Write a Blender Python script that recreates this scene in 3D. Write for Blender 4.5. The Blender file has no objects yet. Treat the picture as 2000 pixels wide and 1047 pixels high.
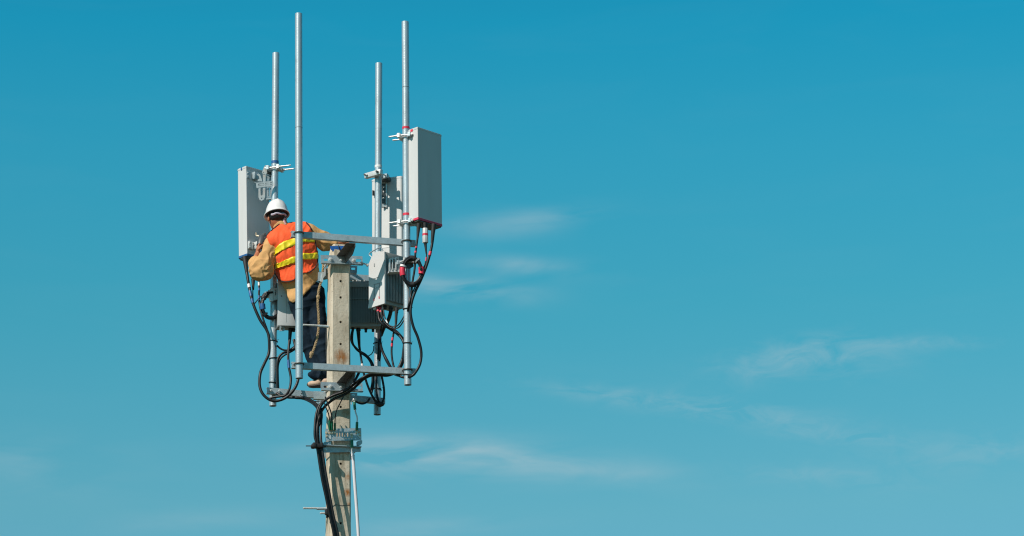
import bpy, bmesh, math, random
import numpy as np
from mathutils import Vector, Matrix, noise
random.seed(7)
R = math.radians
scene = bpy.context.scene

# ------------------------------------------------------------------ camera
CAM = Vector((1.585, -26.75, 1.6)); FPX = 5956.2; PITCH = R(17.2236); ROLL = R(-0.8864)
PSI = R(16.754); Z0 = 8.70                      # yaw of the mast frame, height of the pipe ends
fwd = Vector((0, math.cos(PITCH), math.sin(PITCH)))
up0 = Vector((0, -math.sin(PITCH), math.cos(PITCH))); rt0 = Vector((1, 0, 0))
rt = math.cos(ROLL)*rt0 + math.sin(ROLL)*up0
up = -math.sin(ROLL)*rt0 + math.cos(ROLL)*up0
cd = bpy.data.cameras.new('camera'); cam = bpy.data.objects.new('camera', cd)
scene.collection.objects.link(cam); scene.camera = cam
cd.sensor_width = 36; cd.sensor_fit = 'HORIZONTAL'; cd.lens = FPX/2000*36
cd.clip_start = 0.5; cd.clip_end = 6000
m = Matrix((rt, up, -fwd)).transposed().to_4x4(); m.translation = CAM
cam.matrix_world = m

# ------------------------------------------------------------------ sun and sky
SUN_EL, SUN_AZ = R(42), R(44)                   # azimuth: degrees left of the direction back to the camera
sdir = Vector((-math.sin(SUN_AZ)*math.cos(SUN_EL), -math.cos(SUN_AZ)*math.cos(SUN_EL), math.sin(SUN_EL)))
sl = bpy.data.lights.new('sun', 'SUN'); sl.energy = 4.7; sl.angle = R(0.5); sl.color = (1, .91, .80)
so = bpy.data.objects.new('sun', sl); scene.collection.objects.link(so)
so.rotation_euler = (-sdir).to_track_quat('-Z', 'Y').to_euler(); so.location = (0, 0, 40)
scene.view_settings.view_transform = 'Standard'; scene.view_settings.look = 'None'
scene.view_settings.exposure = 0.0; scene.view_settings.gamma = 1

world = bpy.data.worlds.new('World'); scene.world = world; world.use_nodes = True
wn = world.node_tree; wn.nodes.clear()
def N(nt, t, **kw):
    n = nt.nodes.new(t)
    for k, v in kw.items():
        if k.startswith('i_'):
            n.inputs[k[2:].replace('_', ' ')].default_value = v
        else: setattr(n, k, v)
    return n
def math_(nt, op, a, b=None, c=None, clamp=False):
    n = nt.nodes.new('ShaderNodeMath'); n.operation = op; n.use_clamp = clamp
    for i, s in enumerate((a, b, c)):
        if s is None: continue
        if isinstance(s, (int, float)): n.inputs[i].default_value = s
        else: nt.links.new(s, n.inputs[i])
    return n.outputs[0]
def ramp(nt, fac, stops, interp='LINEAR'):
    n = nt.nodes.new('ShaderNodeValToRGB'); cr = n.color_ramp; cr.interpolation = interp
    while len(cr.elements) < len(stops): cr.elements.new(0.5)
    for e, (p, c) in zip(cr.elements, stops):
        e.position = p; e.color = (*c, 1) if len(c) == 3 else c
    nt.links.new(fac, n.inputs[0]); return n.outputs[0]
def mixc(nt, fac, a, b, blend='MIX'):
    n = nt.nodes.new('ShaderNodeMix'); n.data_type = 'RGBA'; n.blend_type = blend
    for sock, s in ((n.inputs[0], fac), (n.inputs[6], a), (n.inputs[7], b)):
        if isinstance(s, (int, float)): sock.default_value = s
        elif isinstance(s, tuple): sock.default_value = (*s, 1) if len(s) == 3 else s
        else: nt.links.new(s, sock)
    return n.outputs[2]
sky = N(wn, 'ShaderNodeTexSky', sky_type='NISHITA', sun_disc=False)
sky.sun_elevation = SUN_EL; sky.sun_rotation = math.atan2(sdir.x, sdir.y)
sky.air_density = 1.0; sky.dust_density = 0.4; sky.ozone_density = 1.5; sky.altitude = 0
tc = N(wn, 'ShaderNodeTexCoord'); sep = N(wn, 'ShaderNodeSeparateXYZ')
wn.links.new(tc.outputs['Generated'], sep.inputs[0])
X, Y, Z = sep.outputs
el = math_(wn, 'ARCSINE', Z)                    # elevation in radians
az = math_(wn, 'ARCTAN2', X, Y)                 # azimuth from +Y
# the teal grading of the photograph, following elevation only, dimmed above and below the view to cut fill light (position = elevation in degrees / 90)
eld = math_(wn, 'DIVIDE', el, math.pi/2)
GRADE = [(0.0, (.18, .36, .34)), (7/90, (.32, .68, .64)), (11.8/90, (.50, 1.06, .97)), (12.65/90, (.50, 1.11, .97)), (16.5/90, (.285, 1.215, 1.065)),
         (19.4/90, (.19, 1.28, 1.18)), (21.8/90, (.085, 1.28, 1.245)), (26/90, (.10, 1.0, 1.05)), (40/90, (.13, .30, .34)), (1.0, (.15, .27, .31))]
grade = ramp(wn, eld, GRADE)
col = mixc(wn, 1.0, sky.outputs[0], grade, 'MULTIPLY')
# thin cirrus streaks fixed on the sky sphere
comb = N(wn, 'ShaderNodeCombineXYZ'); wn.links.new(az, comb.inputs[0]); wn.links.new(el, comb.inputs[1])
def sky_az_el(px, py):
    d = (fwd + rt*((px-1000)/FPX) + up*((523.5-py)/FPX)).normalized()
    return math.atan2(d.x, d.y), math.asin(d.z)
CL = [(985, 440, 170, 30, 3, .30, 0), (1075, 420, 100, 24, 6, .20, 0), (1030, 522, 150, 22, -5, .44, 0), (900, 566, 140, 26, -4, .9, 0),
      (1520, 702, 150, 38, 10, .28, 1), (1640, 700, 160, 42, 2, .25, 1), (1790, 670, 160, 15, -3, .19, 1),
      (810, 888, 200, 36, -1, 1.3, 0), (1080, 912, 220, 34, -5, .75, 0), (1400, 800, 280, 26, -9, .34, 1), (1640, 850, 120, 18, -6, .26, 1),
      (1180, 770, 180, 18, -8, .12, 1), (60, 915, 200, 60, 0, .26, 0), (1900, 880, 240, 40, 0, .2, 1), (1620, 930, 200, 24, -6, .2, 1),
      (400, 1020, 200, 26, 3, .22, 0), (800, 1035, 220, 20, 3, .3, 0)]
tots = [None, None]
for px, py, sx, sy, rot, amp, kind in CL:
    a0, e0 = sky_az_el(px, py)
    vr = N(wn, 'ShaderNodeVectorRotate', rotation_type='Z_AXIS'); wn.links.new(comb.outputs[0], vr.inputs['Vector'])
    vr.inputs['Center'].default_value = (a0, e0, 0); vr.inputs['Angle'].default_value = R(-rot)
    vs = N(wn, 'ShaderNodeVectorMath', operation='SUBTRACT'); wn.links.new(vr.outputs[0], vs.inputs[0]); vs.inputs[1].default_value = (a0, e0, 0)
    vm = N(wn, 'ShaderNodeVectorMath', operation='MULTIPLY'); wn.links.new(vs.outputs[0], vm.inputs[0])
    vm.inputs[1].default_value = (FPX/sx, FPX/sy, 0)
    ln = N(wn, 'ShaderNodeVectorMath', operation='LENGTH'); wn.links.new(vm.outputs[0], ln.inputs[0])
    q = math_(wn, 'MULTIPLY', ln.outputs['Value'], ln.outputs['Value'])
    g = math_(wn, 'MULTIPLY', math_(wn, 'EXPONENT', math_(wn, 'MULTIPLY', q, -1.3)), amp)
    tots[kind] = g if tots[kind] is None else math_(wn, 'ADD', tots[kind], g)
def sky_noise(scale, sx, sy, rot, det, dist, rough=.55):
    mp = N(wn, 'ShaderNodeMapping'); wn.links.new(comb.outputs[0], mp.inputs[0])
    mp.inputs['Scale'].default_value = (sx, sy, 1); mp.inputs['Rotation'].default_value = (0, 0, R(rot))
    n = N(wn, 'ShaderNodeTexNoise', i_Scale=scale, i_Detail=det, i_Distortion=dist, i_Roughness=rough)
    wn.links.new(mp.outputs[0], n.inputs['Vector']); return n.outputs['Fac']
n1 = sky_noise(14, 1, 5, 5, 8, .6, .5); n2 = sky_noise(62, 1, 2.6, -24, 8, .8, .62)
n3 = sky_noise(26, 1, 3.5, 8, 6, .8, .5)
soft = math_(wn, 'SUBTRACT', math_(wn, 'ADD', math_(wn, 'MULTIPLY', n1, 2.2), math_(wn, 'MULTIPLY', n3, 1.8)), 1.5, clamp=True)
fine = math_(wn, 'SUBTRACT', math_(wn, 'ADD', math_(wn, 'MULTIPLY', n3, 1.5), math_(wn, 'MULTIPLY', n2, 3.2)), 1.9, clamp=True)
cloud = math_(wn, 'ADD', math_(wn, 'MULTIPLY', tots[0], soft), math_(wn, 'MULTIPLY', tots[1], fine), clamp=True)
haze_n = math_(wn, 'MULTIPLY', math_(wn, 'SUBTRACT', n1, .52), .07)
cloud = math_(wn, 'ADD', cloud, haze_n, clamp=True)
CLOUDCOL = (3.7, 5.3, 5.9)
col = mixc(wn, cloud, col, CLOUDCOL)
bg = N(wn, 'ShaderNodeBackground', i_Strength=.1); wn.links.new(col, bg.inputs[0])
wo = N(wn, 'ShaderNodeOutputWorld'); wn.links.new(bg.outputs[0], wo.inputs[0])

# ------------------------------------------------------------------ coordinates
NV = Vector((-math.sin(PSI), math.cos(PSI), 0)); NU = Vector((math.cos(PSI), math.sin(PSI), 0)); UZ = Vector((0, 0, 1))
def F(u, v, z): return NU*u + NV*v + UZ*z
def at(px, py, v):
    """world point in the real upright plane v metres behind the pole axis"""
    d = fwd + rt*((px-1000)/FPX) + up*((523.5-py)/FPX)
    return CAM + d*((v - CAM.dot(NV))/d.dot(NV))
def uz(px, py, v): p = at(px, py, v); return p.dot(NU), p.z
def rot_to(zdir, xhint=None):
    z = Vector(zdir).normalized(); xh = Vector(xhint) if xhint is not None else (Vector((1, 0, 0)) if abs(z.x) < .9 else Vector((0, 1, 0)))
    x = (xh - z*xh.dot(z)).normalized(); y = z.cross(x)
    return Matrix((x, y, z)).transposed()
def yawm(a, loc): return Matrix.Translation(loc) @ Matrix.Rotation(a, 4, 'Z')

# ------------------------------------------------------------------ mesh builder
class MB:
    def __init__(s): s.bm = bmesh.new(); s.sharp = True
    def merge(s, t, M=None):
        if M is not None: bmesh.ops.transform(t, matrix=M, verts=t.verts)
        me = bpy.data.meshes.new('t'); t.to_mesh(me); t.free(); s.bm.from_mesh(me); bpy.data.meshes.remove(me); return s
    def box(s, c, size, M=None, bev=0.0, yaw=None, seg=2):
        t = bmesh.new(); bmesh.ops.create_cube(t, size=1)
        bmesh.ops.scale(t, vec=size, verts=t.verts)
        if bev: bmesh.ops.bevel(t, geom=t.edges[:], offset=bev, segments=seg, affect='EDGES', profile=.5)
        MM = Matrix.Translation(c)
        if yaw is not None: MM = MM @ Matrix.Rotation(yaw, 4, 'Z')
        if M is not None: MM = M @ MM
        return s.merge(t, MM)
    def fbox(s, u0, u1, v0, v1, z0, z1, bev=0.0):      # box in the mast frame
        return s.box(F((u0+u1)/2, (v0+v1)/2, (z0+z1)/2), (abs(u1-u0), abs(v1-v0), abs(z1-z0)), bev=bev, yaw=PSI)
    def cyl(s, a, b, r, r2=None, seg=20, bev=0):
        a, b = Vector(a), Vector(b); t = bmesh.new(); L = (b-a).length
        bmesh.ops.create_cone(t, cap_ends=True, segments=seg, radius1=r, radius2=r if r2 is None else r2, depth=L)
        if bev:
            bmesh.ops.bevel(t, geom=[e for e in t.edges if abs(e.verts[0].co.z-e.verts[1].co.z) < 1e-6], offset=bev, segments=2, affect='EDGES', profile=.5)
        return s.merge(t, Matrix.Translation((a+b)/2) @ rot_to(b-a).to_4x4())
    def pipe(s, a, b, r, wall=.004, seg=32):           # open hollow pipe
        a, b = Vector(a), Vector(b); Q = rot_to(b-a); prof = [(r, a), (r, b), (r-wall, b), (r-wall, a)]
        rings = []
        for rr, p in prof:
            rings.append([s.bm.verts.new(p + Q @ Vector((rr*math.cos(k*2*math.pi/seg), rr*math.sin(k*2*math.pi/seg), 0))) for k in range(seg)])
        for i in range(4):
            A, B = rings[i], rings[(i+1) % 4]
            for k in range(seg): s.bm.faces.new((A[k], A[(k+1) % seg], B[(k+1) % seg], B[k]))
        return s
    def ball(s, c, r, sc=(1, 1, 1), M=None):
        t = bmesh.new(); bmesh.ops.create_uvsphere(t, u_segments=20, v_segments=12, radius=r)
        bmesh.ops.scale(t, vec=sc, verts=t.verts)
        MM = Matrix.Translation(c)
        if M is not None: MM = MM @ M
        return s.merge(t, MM)
    def tube(s, pts, r, seg=10, res=6, closed=False, smooth=True, taper=None):
        P = spline(pts, res, closed) if smooth else [Vector(p) for p in pts]
        n = len(P); rings = []; x = None
        for i in range(n):
            if closed: d = P[(i+1) % n]-P[i-1]
            else: d = P[min(i+1, n-1)]-P[max(i-1, 0)]
            d = d.normalized() if d.length > 1e-9 else Vector((0, 0, 1))
            if x is None: x = rot_to(d).col[0].copy()
            x = (x-d*x.dot(d)).normalized(); y = d.cross(x)
            rr = r if taper is None else taper[0]+(taper[1]-taper[0])*i/(n-1)
            rings.append([s.bm.verts.new(P[i]+x*(rr*math.cos(k*2*math.pi/seg))+y*(rr*math.sin(k*2*math.pi/seg))) for k in range(seg)])
        for i in range(n if closed else n-1):
            A, B = rings[i], rings[(i+1) % n]
            for k in range(seg): s.bm.faces.new((A[k], A[(k+1) % seg], B[(k+1) % seg], B[k]))
        if not closed: s.bm.faces.new(rings[0][::-1]); s.bm.faces.new(rings[-1])
        return s
    def prism(s, outline, M, depth, holes=(), bev=0.0):
        """flat plate: outline in the local XY plane (with real holes), depth along local Z"""
        t = bmesh.new()
        loops = [outline]+list(holes); es = []
        for lp in loops:
            vs = [t.verts.new((x, y, 0)) for x, y in lp]
            es += [t.edges.new((vs[i], vs[(i+1) % len(vs)])) for i in range(len(vs))]
        if holes: bmesh.ops.triangle_fill(t, edges=es, use_beauty=True)
        else: t.faces.new(t.verts[:])
        g = bmesh.ops.extrude_face_region(t, geom=t.faces[:])
        bmesh.ops.translate(t, vec=(0, 0, depth), verts=[x for x in g['geom'] if isinstance(x, bmesh.types.BMVert)])
        bmesh.ops.recalc_face_normals(t, faces=t.faces[:])
        return s.merge(t, M)
    def plate(s, pxs, v, th, holes=()):
        """plate standing in the upright plane v, front face at v, thickness away"""
        def cv(l): return [uz(x, y, v) for x, y in l]
        M = Matrix((NU, UZ, NV)).transposed().to_4x4(); M.translation = NV*v
        return s.prism(cv(pxs), M, th, [cv(h) for h in holes])
def spline(pts, res=6, closed=False):
    P = [Vector(p) for p in pts]; n = len(P); out = []
    if n < 3 and not closed: return P
    for i in range(n if closed else n-1):
        p1, p2 = P[i], P[(i+1) % n]
        p0 = P[i-1] if (i > 0 or closed) else p1*2-p2
        p3 = P[(i+2) % n] if (i+2 < n or closed) else p2*2-p1
        for k in range(res):
            t = k/res
            out.append(.5*((2*p1)+(p2-p0)*t+(2*p0-5*p1+4*p2-p3)*t*t+(-p0+3*p1-3*p2+p3)*t**3))
    if not closed: out.append(P[-1])
    return out
def circ(cx, cy, r, n=14, sx=1, sy=1): return [(cx+r*sx*math.cos(k*2*math.pi/n), cy+r*sy*math.sin(k*2*math.pi/n)) for k in range(n)]

# ------------------------------------------------------------------ objects
C = scene.collection
def thing(name, label, cat, loc, group=None):
    o = bpy.data.objects.new(name, None); C.objects.link(o); o.location = loc; o.empty_display_size = .1
    o['label'] = label; o['category'] = cat
    if group: o['group'] = group
    o['_w'] = list(loc); return o
def origin_of(o):
    while o.parent: o = o.parent
    return Vector(o['_w'])
NOSPLIT = {'scale_marks', 'moulded_symbol', 'ground', 'body', 'loops', 'strands', 'hole_cutter'}
def build(name, mb, mat, parent=None, smooth=40, loc=None, label=None, cat=None, group=None):
    bm = mb.bm if isinstance(mb, MB) else mb
    bmesh.ops.recalc_face_normals(bm, faces=bm.faces[:])
    if parent is not None and name not in NOSPLIT:
        gs = clusters(bm)
        if len(gs) > 1:
            first = None
            for g in gs:
                c = bm.copy(); c.verts.ensure_lookup_table(); keep = set(g)
                bmesh.ops.delete(c, geom=[v for v in c.verts if v.index not in keep], context='VERTS')
                o = build_one(name, c, mat, parent, smooth, loc, label, cat, group); first = first or o
            bm.free(); return first
    return build_one(name, bm, mat, parent, smooth, loc, label, cat, group)
def clusters(bm, pad=.002):
    bm.verts.ensure_lookup_table(); bm.verts.index_update(); seen = set(); isl = []
    for v in bm.verts:
        if v.index in seen: continue
        st = [v]; seen.add(v.index); g = []
        while st:
            x = st.pop(); g.append(x.index)
            for e in x.link_edges:
                y = e.other_vert(x)
                if y.index not in seen: seen.add(y.index); st.append(y)
        co = np.array([bm.verts[i].co for i in g]); isl.append([g, co.min(0)-pad, co.max(0)+pad])
    par = list(range(len(isl)))
    def f(i):
        while par[i] != i: i = par[i]
        return i
    for i in range(len(isl)):
        for j in range(i):
            if (isl[i][1] < isl[j][2]).all() and (isl[j][1] < isl[i][2]).all(): par[f(i)] = f(j)
    out = {}
    for i in range(len(isl)): out.setdefault(f(i), []).extend(isl[i][0])
    return sorted(out.values(), key=lambda g: -len(g))
def build_one(name, bm, mat, parent, smooth, loc, label, cat, group):
    if parent is not None: base = origin_of(parent)
    else:
        if loc is None:
            zs = min(v.co.z for v in bm.verts); b = [v.co for v in bm.verts if v.co.z < zs+.02]
            loc = sum(b, Vector())/len(b)
        base = Vector(loc)
    bmesh.ops.translate(bm, vec=-base, verts=bm.verts)
    if smooth:
        for f in bm.faces: f.smooth = True
        for e in bm.edges:
            if len(e.link_faces) == 2 and e.calc_face_angle(0) > R(smooth): e.smooth = False
    me = bpy.data.meshes.new(name); bm.to_mesh(me); bm.free()
    o = bpy.data.objects.new(name, me); C.objects.link(o)
    for mm in (mat if isinstance(mat, (list, tuple)) else [mat]): me.materials.append(mm)
    if parent is not None: o.parent = parent
    else: o.location = base; o['_w'] = list(base)
    if label: o['label'] = label
    if cat: o['category'] = cat
    if group: o['group'] = group
    return o

# ------------------------------------------------------------------ materials
def mat(name, base, rough=.5, metal=0.0, var=0.0, vscale=8, bump=0.0, bscale=60, spec=.5, dark=None, dscale=3, dthr=(.55, .7), stretch=None, sheen=0, coat=0):
    M = bpy.data.materials.new(name); M.use_nodes = True; nt = M.node_tree; b = nt.nodes['Principled BSDF']
    b.inputs['Roughness'].default_value = rough; b.inputs['Metallic'].default_value = metal
    b.inputs['Specular IOR Level'].default_value = spec
    if sheen: b.inputs['Sheen Weight'].default_value = sheen
    if coat: b.inputs['Coat Weight'].default_value = coat
    g = nt.nodes.new('ShaderNodeNewGeometry'); vec = g.outputs['Position']
    if stretch:
        mp = nt.nodes.new('ShaderNodeMapping'); nt.links.new(vec, mp.inputs[0]); mp.inputs['Scale'].default_value = stretch; vec2 = mp.outputs[0]
    else: vec2 = vec
    c = (*base, 1)
    cs = None
    if var:
        n = N(nt, 'ShaderNodeTexNoise', i_Scale=vscale, i_Detail=5.0, i_Roughness=.6); nt.links.new(vec2, n.inputs['Vector'])
        lo = tuple(x*(1-var) for x in base); hi = tuple(min(1, x*(1+var)) for x in base)
        cs = ramp(nt, n.outputs['Fac'], [(.3, lo), (.7, hi)])
        rr = nt.nodes.new('ShaderNodeMapRange'); nt.links.new(n.outputs['Fac'], rr.inputs[0])
        rr.inputs[3].default_value = min(1, rough*1.15); rr.inputs[4].default_value = rough*.85
        nt.links.new(rr.outputs[0], b.inputs['Roughness'])
    if dark:
        n = N(nt, 'ShaderNodeTexNoise', i_Scale=dscale, i_Detail=7.0, i_Roughness=.65); nt.links.new(vec2, n.inputs['Vector'])
        f = ramp(nt, n.outputs['Fac'], [(dthr[0], (0, 0, 0)), (dthr[1], (1, 1, 1))])
        cs = mixc(nt, f, cs if cs is not None else c, dark)
    if cs is None: b.inputs['Base Color'].default_value = c
    else: nt.links.new(cs, b.inputs['Base Color'])
    if bump:
        n = N(nt, 'ShaderNodeTexNoise', i_Scale=bscale, i_Detail=4.0); nt.links.new(vec, n.inputs['Vector'])
        bp = N(nt, 'ShaderNodeBump', i_Strength=bump, i_Distance=.004); nt.links.new(n.outputs['Fac'], bp.inputs['Height'])
        nt.links.new(bp.outputs[0], b.inputs['Normal'])
    return M
M = {}
M['galv'] = mat('galvanised_steel', (.50, .545, .575), .36, .5, .13, 14, .25, 90, dark=(.30, .32, .33), dscale=10, dthr=(.62, .74), stretch=(1, 1, .35))
M['beam'] = mat('galvanised_beam', (.44, .52, .56), .48, .35, .14, 22, .3, 120, dark=(.24, .27, .28), dscale=7, dthr=(.55, .72))
M['plate'] = mat('galvanised_plate', (.41, .50, .545), .45, .35, .16, 25, .3, 120)
M['bright'] = mat('zinc_bolt', (.70, .71, .70), .38, .35, .12, 40)
M['arm'] = mat('dark_brown_steel', (.12, .105, .095), .6, .25, .3, 30, .3, 90)  # front clamp arms only: a darker brown than the beams and plates
M['darkmetal'] = mat('weathered_dark_steel', (.11, .12, .12), .5, .5, .2, 40)
M['paint'] = mat('light_grey_radome', (.60, .61, .615), .45, 0, .035, 3, .04, 300, dark=(.52, .525, .52), dscale=2.2, dthr=(.6, .8), stretch=(3, 3, .6))
M['rpaint'] = mat('radio_unit_paint', (.60, .61, .62), .5, 0, .04, 5, .05, 200)
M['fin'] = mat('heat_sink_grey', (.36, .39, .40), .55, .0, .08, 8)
M['black'] = mat('cable_black', (.008, .009, .011), .45, 0, .3, 20, .1, 60, spec=.4)
M['blackmatt'] = mat('black_rubber', (.018, .018, .02), .6, 0, .2, 30)
M['red'] = mat('red_tape', (.72, .03, .07), .45, 0, .08, 40)
M['pink'] = mat('red_end_band', (.75, .04, .10), .45, 0, .06, 20)
M['blue'] = mat('blue_tape', (.02, .11, .30), .45, 0, .1, 30)
M['bluepaint'] = mat('blue_paint', (.015, .12, .42), .55, 0, .25, 35, .3, 60)
M['green'] = mat('green_sleeve', (.01, .17, .09), .45, 0, .1, 30)
M['white'] = mat('white_plastic', (.74, .73, .74), .4, 0, .04, 10)
M['whitetape'] = mat('white_tape', (.75, .76, .76), .5)
M['yellowlab'] = mat('yellow_label', (.75, .55, .05), .5)
M['copper'] = mat('brassy_nut', (.65, .55, .42), .4, .5, .2, 40)
M['orange'] = mat('orange_vest_fabric', (1.0, .115, .03), .75, 0, .07, 10, .5, 55, spec=.25, sheen=.1)
M['yellow'] = mat('yellow_reflective_tape', (.90, .72, .02), .4, 0, .05, 60, .25, 300)
M['silver'] = mat('orange_tint_tape_patch', (.9, .42, .03), .5, 0, .1, 60)
M['tan'] = mat('tan_cotton', (.60, .345, .145), .9, 0, .12, 9, .7, 45, spec=.15, dark=(.50, .275, .11), dscale=12, dthr=(.55, .75))
M['navy'] = mat('navy_denim', (.005, .015, .028), .9, 0, .35, 18, .8, 40, spec=.2)
M['skin'] = mat('skin_brown', (.42, .14, .065), .55, 0, .08, 30)
M['hair'] = mat('black_hair', (.008, .007, .007), .6, 0, .2, 80, .6, 200)
M['helmet'] = mat('white_helmet_plastic', (.78, .77, .78), .28, 0, .02, 12, coat=.3)
M['inner'] = mat('helmet_lining', (.05, .045, .055), .7)
M['strap'] = mat('lavender_strap', (.50, .45, .55), .6, 0, .2, 60)
M['pinktag'] = mat('pink_white_tag', (.75, .42, .45), .6, 0, .2, 80)
M['shoe'] = mat('beige_shoe', (.52, .36, .27), .7, 0, .12, 30)
M['sole'] = mat('dark_sole', (.09, .06, .06), .7)
M['tool'] = mat('dark_tool_rubber', (.06, .075, .085), .45, 0, .1, 30)
M['pipe_white'] = mat('white_conduit', (.70, .68, .72), .4, 0, .04, 5)

def rope_mat():
    m_ = mat('tan_rope_fibre', (.34, .24, .13), .85, 0, .3, 60, .5, 200); return m_
M['rope'] = rope_mat()

def concrete():
    Mt = bpy.data.materials.new('weathered_concrete'); Mt.use_nodes = True; nt = Mt.node_tree; b = nt.nodes['Principled BSDF']
    b.inputs['Roughness'].default_value = .9; b.inputs['Specular IOR Level'].default_value = .25
    g = nt.nodes.new('ShaderNodeNewGeometry'); pos = g.outputs['Position']
    def nz(scale, det=6, st=None, ro=.6):
        v = pos
        if st: mp = nt.nodes.new('ShaderNodeMapping'); nt.links.new(pos, mp.inputs[0]); mp.inputs['Scale'].default_value = st; v = mp.outputs[0]
        n = N(nt, 'ShaderNodeTexNoise', i_Scale=scale, i_Detail=det, i_Roughness=ro); nt.links.new(v, n.inputs['Vector']); return n.outputs['Fac']
    c = ramp(nt, nz(5, 7, (1, 1, .5)), [(.3, (.38, .32, .235)), (.5, (.57, .50, .395)), (.72, (.70, .63, .52))])
    c = mixc(nt, ramp(nt, nz(9, 7, (3, 3, .5)), [(.52, (0, 0, 0)), (.68, (.85, .85, .85))]), c, (.30, .25, .175))
    c = mixc(nt, ramp(nt, nz(55, 3), [(.66, (0, 0, 0)), (.72, (.7, .7, .7))]), c, (.22, .19, .15))
    # rust stain patches: below the step bolt and low on the right edge of the front face
    for (px, py, ra, am) in ((668, 697, .085, .75), (663, 690, .06, .5), (679, 962, .045, .9), (681, 930, .05, .6), (677, 806, .05, .45), (682, 985, .03, .6)):
        p = at(px, py, -.1)
        d = N(nt, 'ShaderNodeVectorMath', operation='DISTANCE'); nt.links.new(pos, d.inputs[0]); d.inputs[1].default_value = p
        q = math_(nt, 'SUBTRACT', 1.0, math_(nt, 'DIVIDE', d.outputs['Value'], ra), clamp=True)
        q = math_(nt, 'MULTIPLY', math_(nt, 'MULTIPLY', q, math_(nt, 'SUBTRACT', math_(nt, 'MULTIPLY', nz(28, 6, (1.5, 1.5, .6)), 5), 1.7, clamp=True)), am*1.6, clamp=True)
        c = mixc(nt, q, c, (.33, .13, .035))
    nt.links.new(c, b.inputs['Base Color'])
    bp = N(nt, 'ShaderNodeBump', i_Strength=.6, i_Distance=.006); nt.links.new(nz(45, 8), bp.inputs['Height']); nt.links.new(bp.outputs[0], b.inputs['Normal'])
    return Mt
M['concrete'] = concrete()
M['ground'] = mat('dry_ground', (.075, .075, .045), .95, 0, .3, .6, .3, 4, dark=(.05, .065, .03), dscale=.12, dthr=(.45, .6))

# ------------------------------------------------------------------ ground
g = MB(); Rg = 3000
vs = [g.bm.verts.new((x, y, 0)) for x, y in ((-Rg, -Rg), (Rg, -Rg), (Rg, Rg), (-Rg, Rg))]; g.bm.faces.new(vs)
go = build('ground', g, M['ground'], loc=(0, 0, 0), smooth=0); go['kind'] = 'structure'

# ------------------------------------------------------------------ concrete pole
VF = -.092
uc = uz(666.5, 580, VF)[0] - .002
ztop = uz(660, 481, 0)[1]
z530 = uz(660, 530, VF)[1]; z1047 = uz(660, 1047, VF)[1]
def half(z): return .089 + (z530-z)/(z530-z1047)*.0085
pole = thing('utility_pole', 'tall square tapered concrete pole with a column of bolt holes, carrying the whole mast frame', 'pole', (uc*NU.x, uc*NU.y, 0))
b = bmesh.new(); rings = []
rnd = random.Random(3)
zs = [0] + [z1047-.6+i*.12 for i in range(int((ztop-.16-z1047+.6)/.12)+1)] + [ztop-.14, ztop]
for z in zs:
    h = half(z)
    if z >= ztop-.001: h -= .022
    ch = .016
    prof = [(-h+ch, -h), (h-ch, -h), (h, -h+ch), (h, h-ch), (h-ch, h), (-h+ch, h), (-h, h-ch), (-h, -h+ch)]
    rings.append([b.verts.new(F(uc+x+rnd.uniform(-.0012, .0012), y+rnd.uniform(-.0012, .0012), z)) for x, y in prof])
for A, B in zip(rings, rings[1:]):
    for k in range(8): b.faces.new((A[k], A[(k+1) % 8], B[(k+1) % 8], B[k]))
b.faces.new(rings[0][::-1]); b.faces.new(rings[-1])
shaft = build('shaft', b, M['concrete'], pole, smooth=30)
hb = MB()
for py in (549, 581, 629, 672, 795, 906, 1022, 1075, 1130):
    u, z = uz(665.3, py, -half(z530)); hb.cyl(F(u, -.3, z), F(u, .3, z), .0115, seg=16)
    # each through-hole runs front to back
cut = build('hole_cutter', hb, M['blackmatt'], pole, smooth=0)
md = shaft.modifiers.new('b', 'BOOLEAN'); md.operation = 'DIFFERENCE'; md.object = cut; md.solver = 'EXACT'
bpy.context.view_layer.update()
dg = bpy.context.evaluated_depsgraph_get(); me2 = bpy.data.meshes.new_from_object(shaft.evaluated_get(dg), depsgraph=dg)
shaft.modifiers.clear(); shaft.data = me2; bpy.data.objects.remove(cut)
for p_ in shaft.data.polygons: p_.use_smooth = False
# black plugs added deep inside the holes, standing in for the shade there
pg = MB()
for py in (549, 581, 629, 672, 795, 906, 1022):
    u, z = uz(665.3, py, -half(z530)); pg.cyl(F(u, -.070, z), F(u, .07, z), .0113, seg=16)
build('hole_plug', pg, M['blackmatt'], pole)
# blue painted patch at the pole head
pm = MB(); h = half(ztop)
v0 = -h+.001
pm.plate([(644.5, 480.5), (672, 480), (671, 487), (668, 490), (660, 489.5), (651, 491), (646, 487)], v0+.012, .004)
build('paint_patch', pm, M['bluepaint'], pole, label='blue paint patch near the pole head')
pm = MB(); pm.tube([at(661, 479.5, v0+.006), at(662.5, 485, v0+.0), at(665, 492, v0-.004)], .004); build('tie_wire', pm, M['black'], pole)
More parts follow.
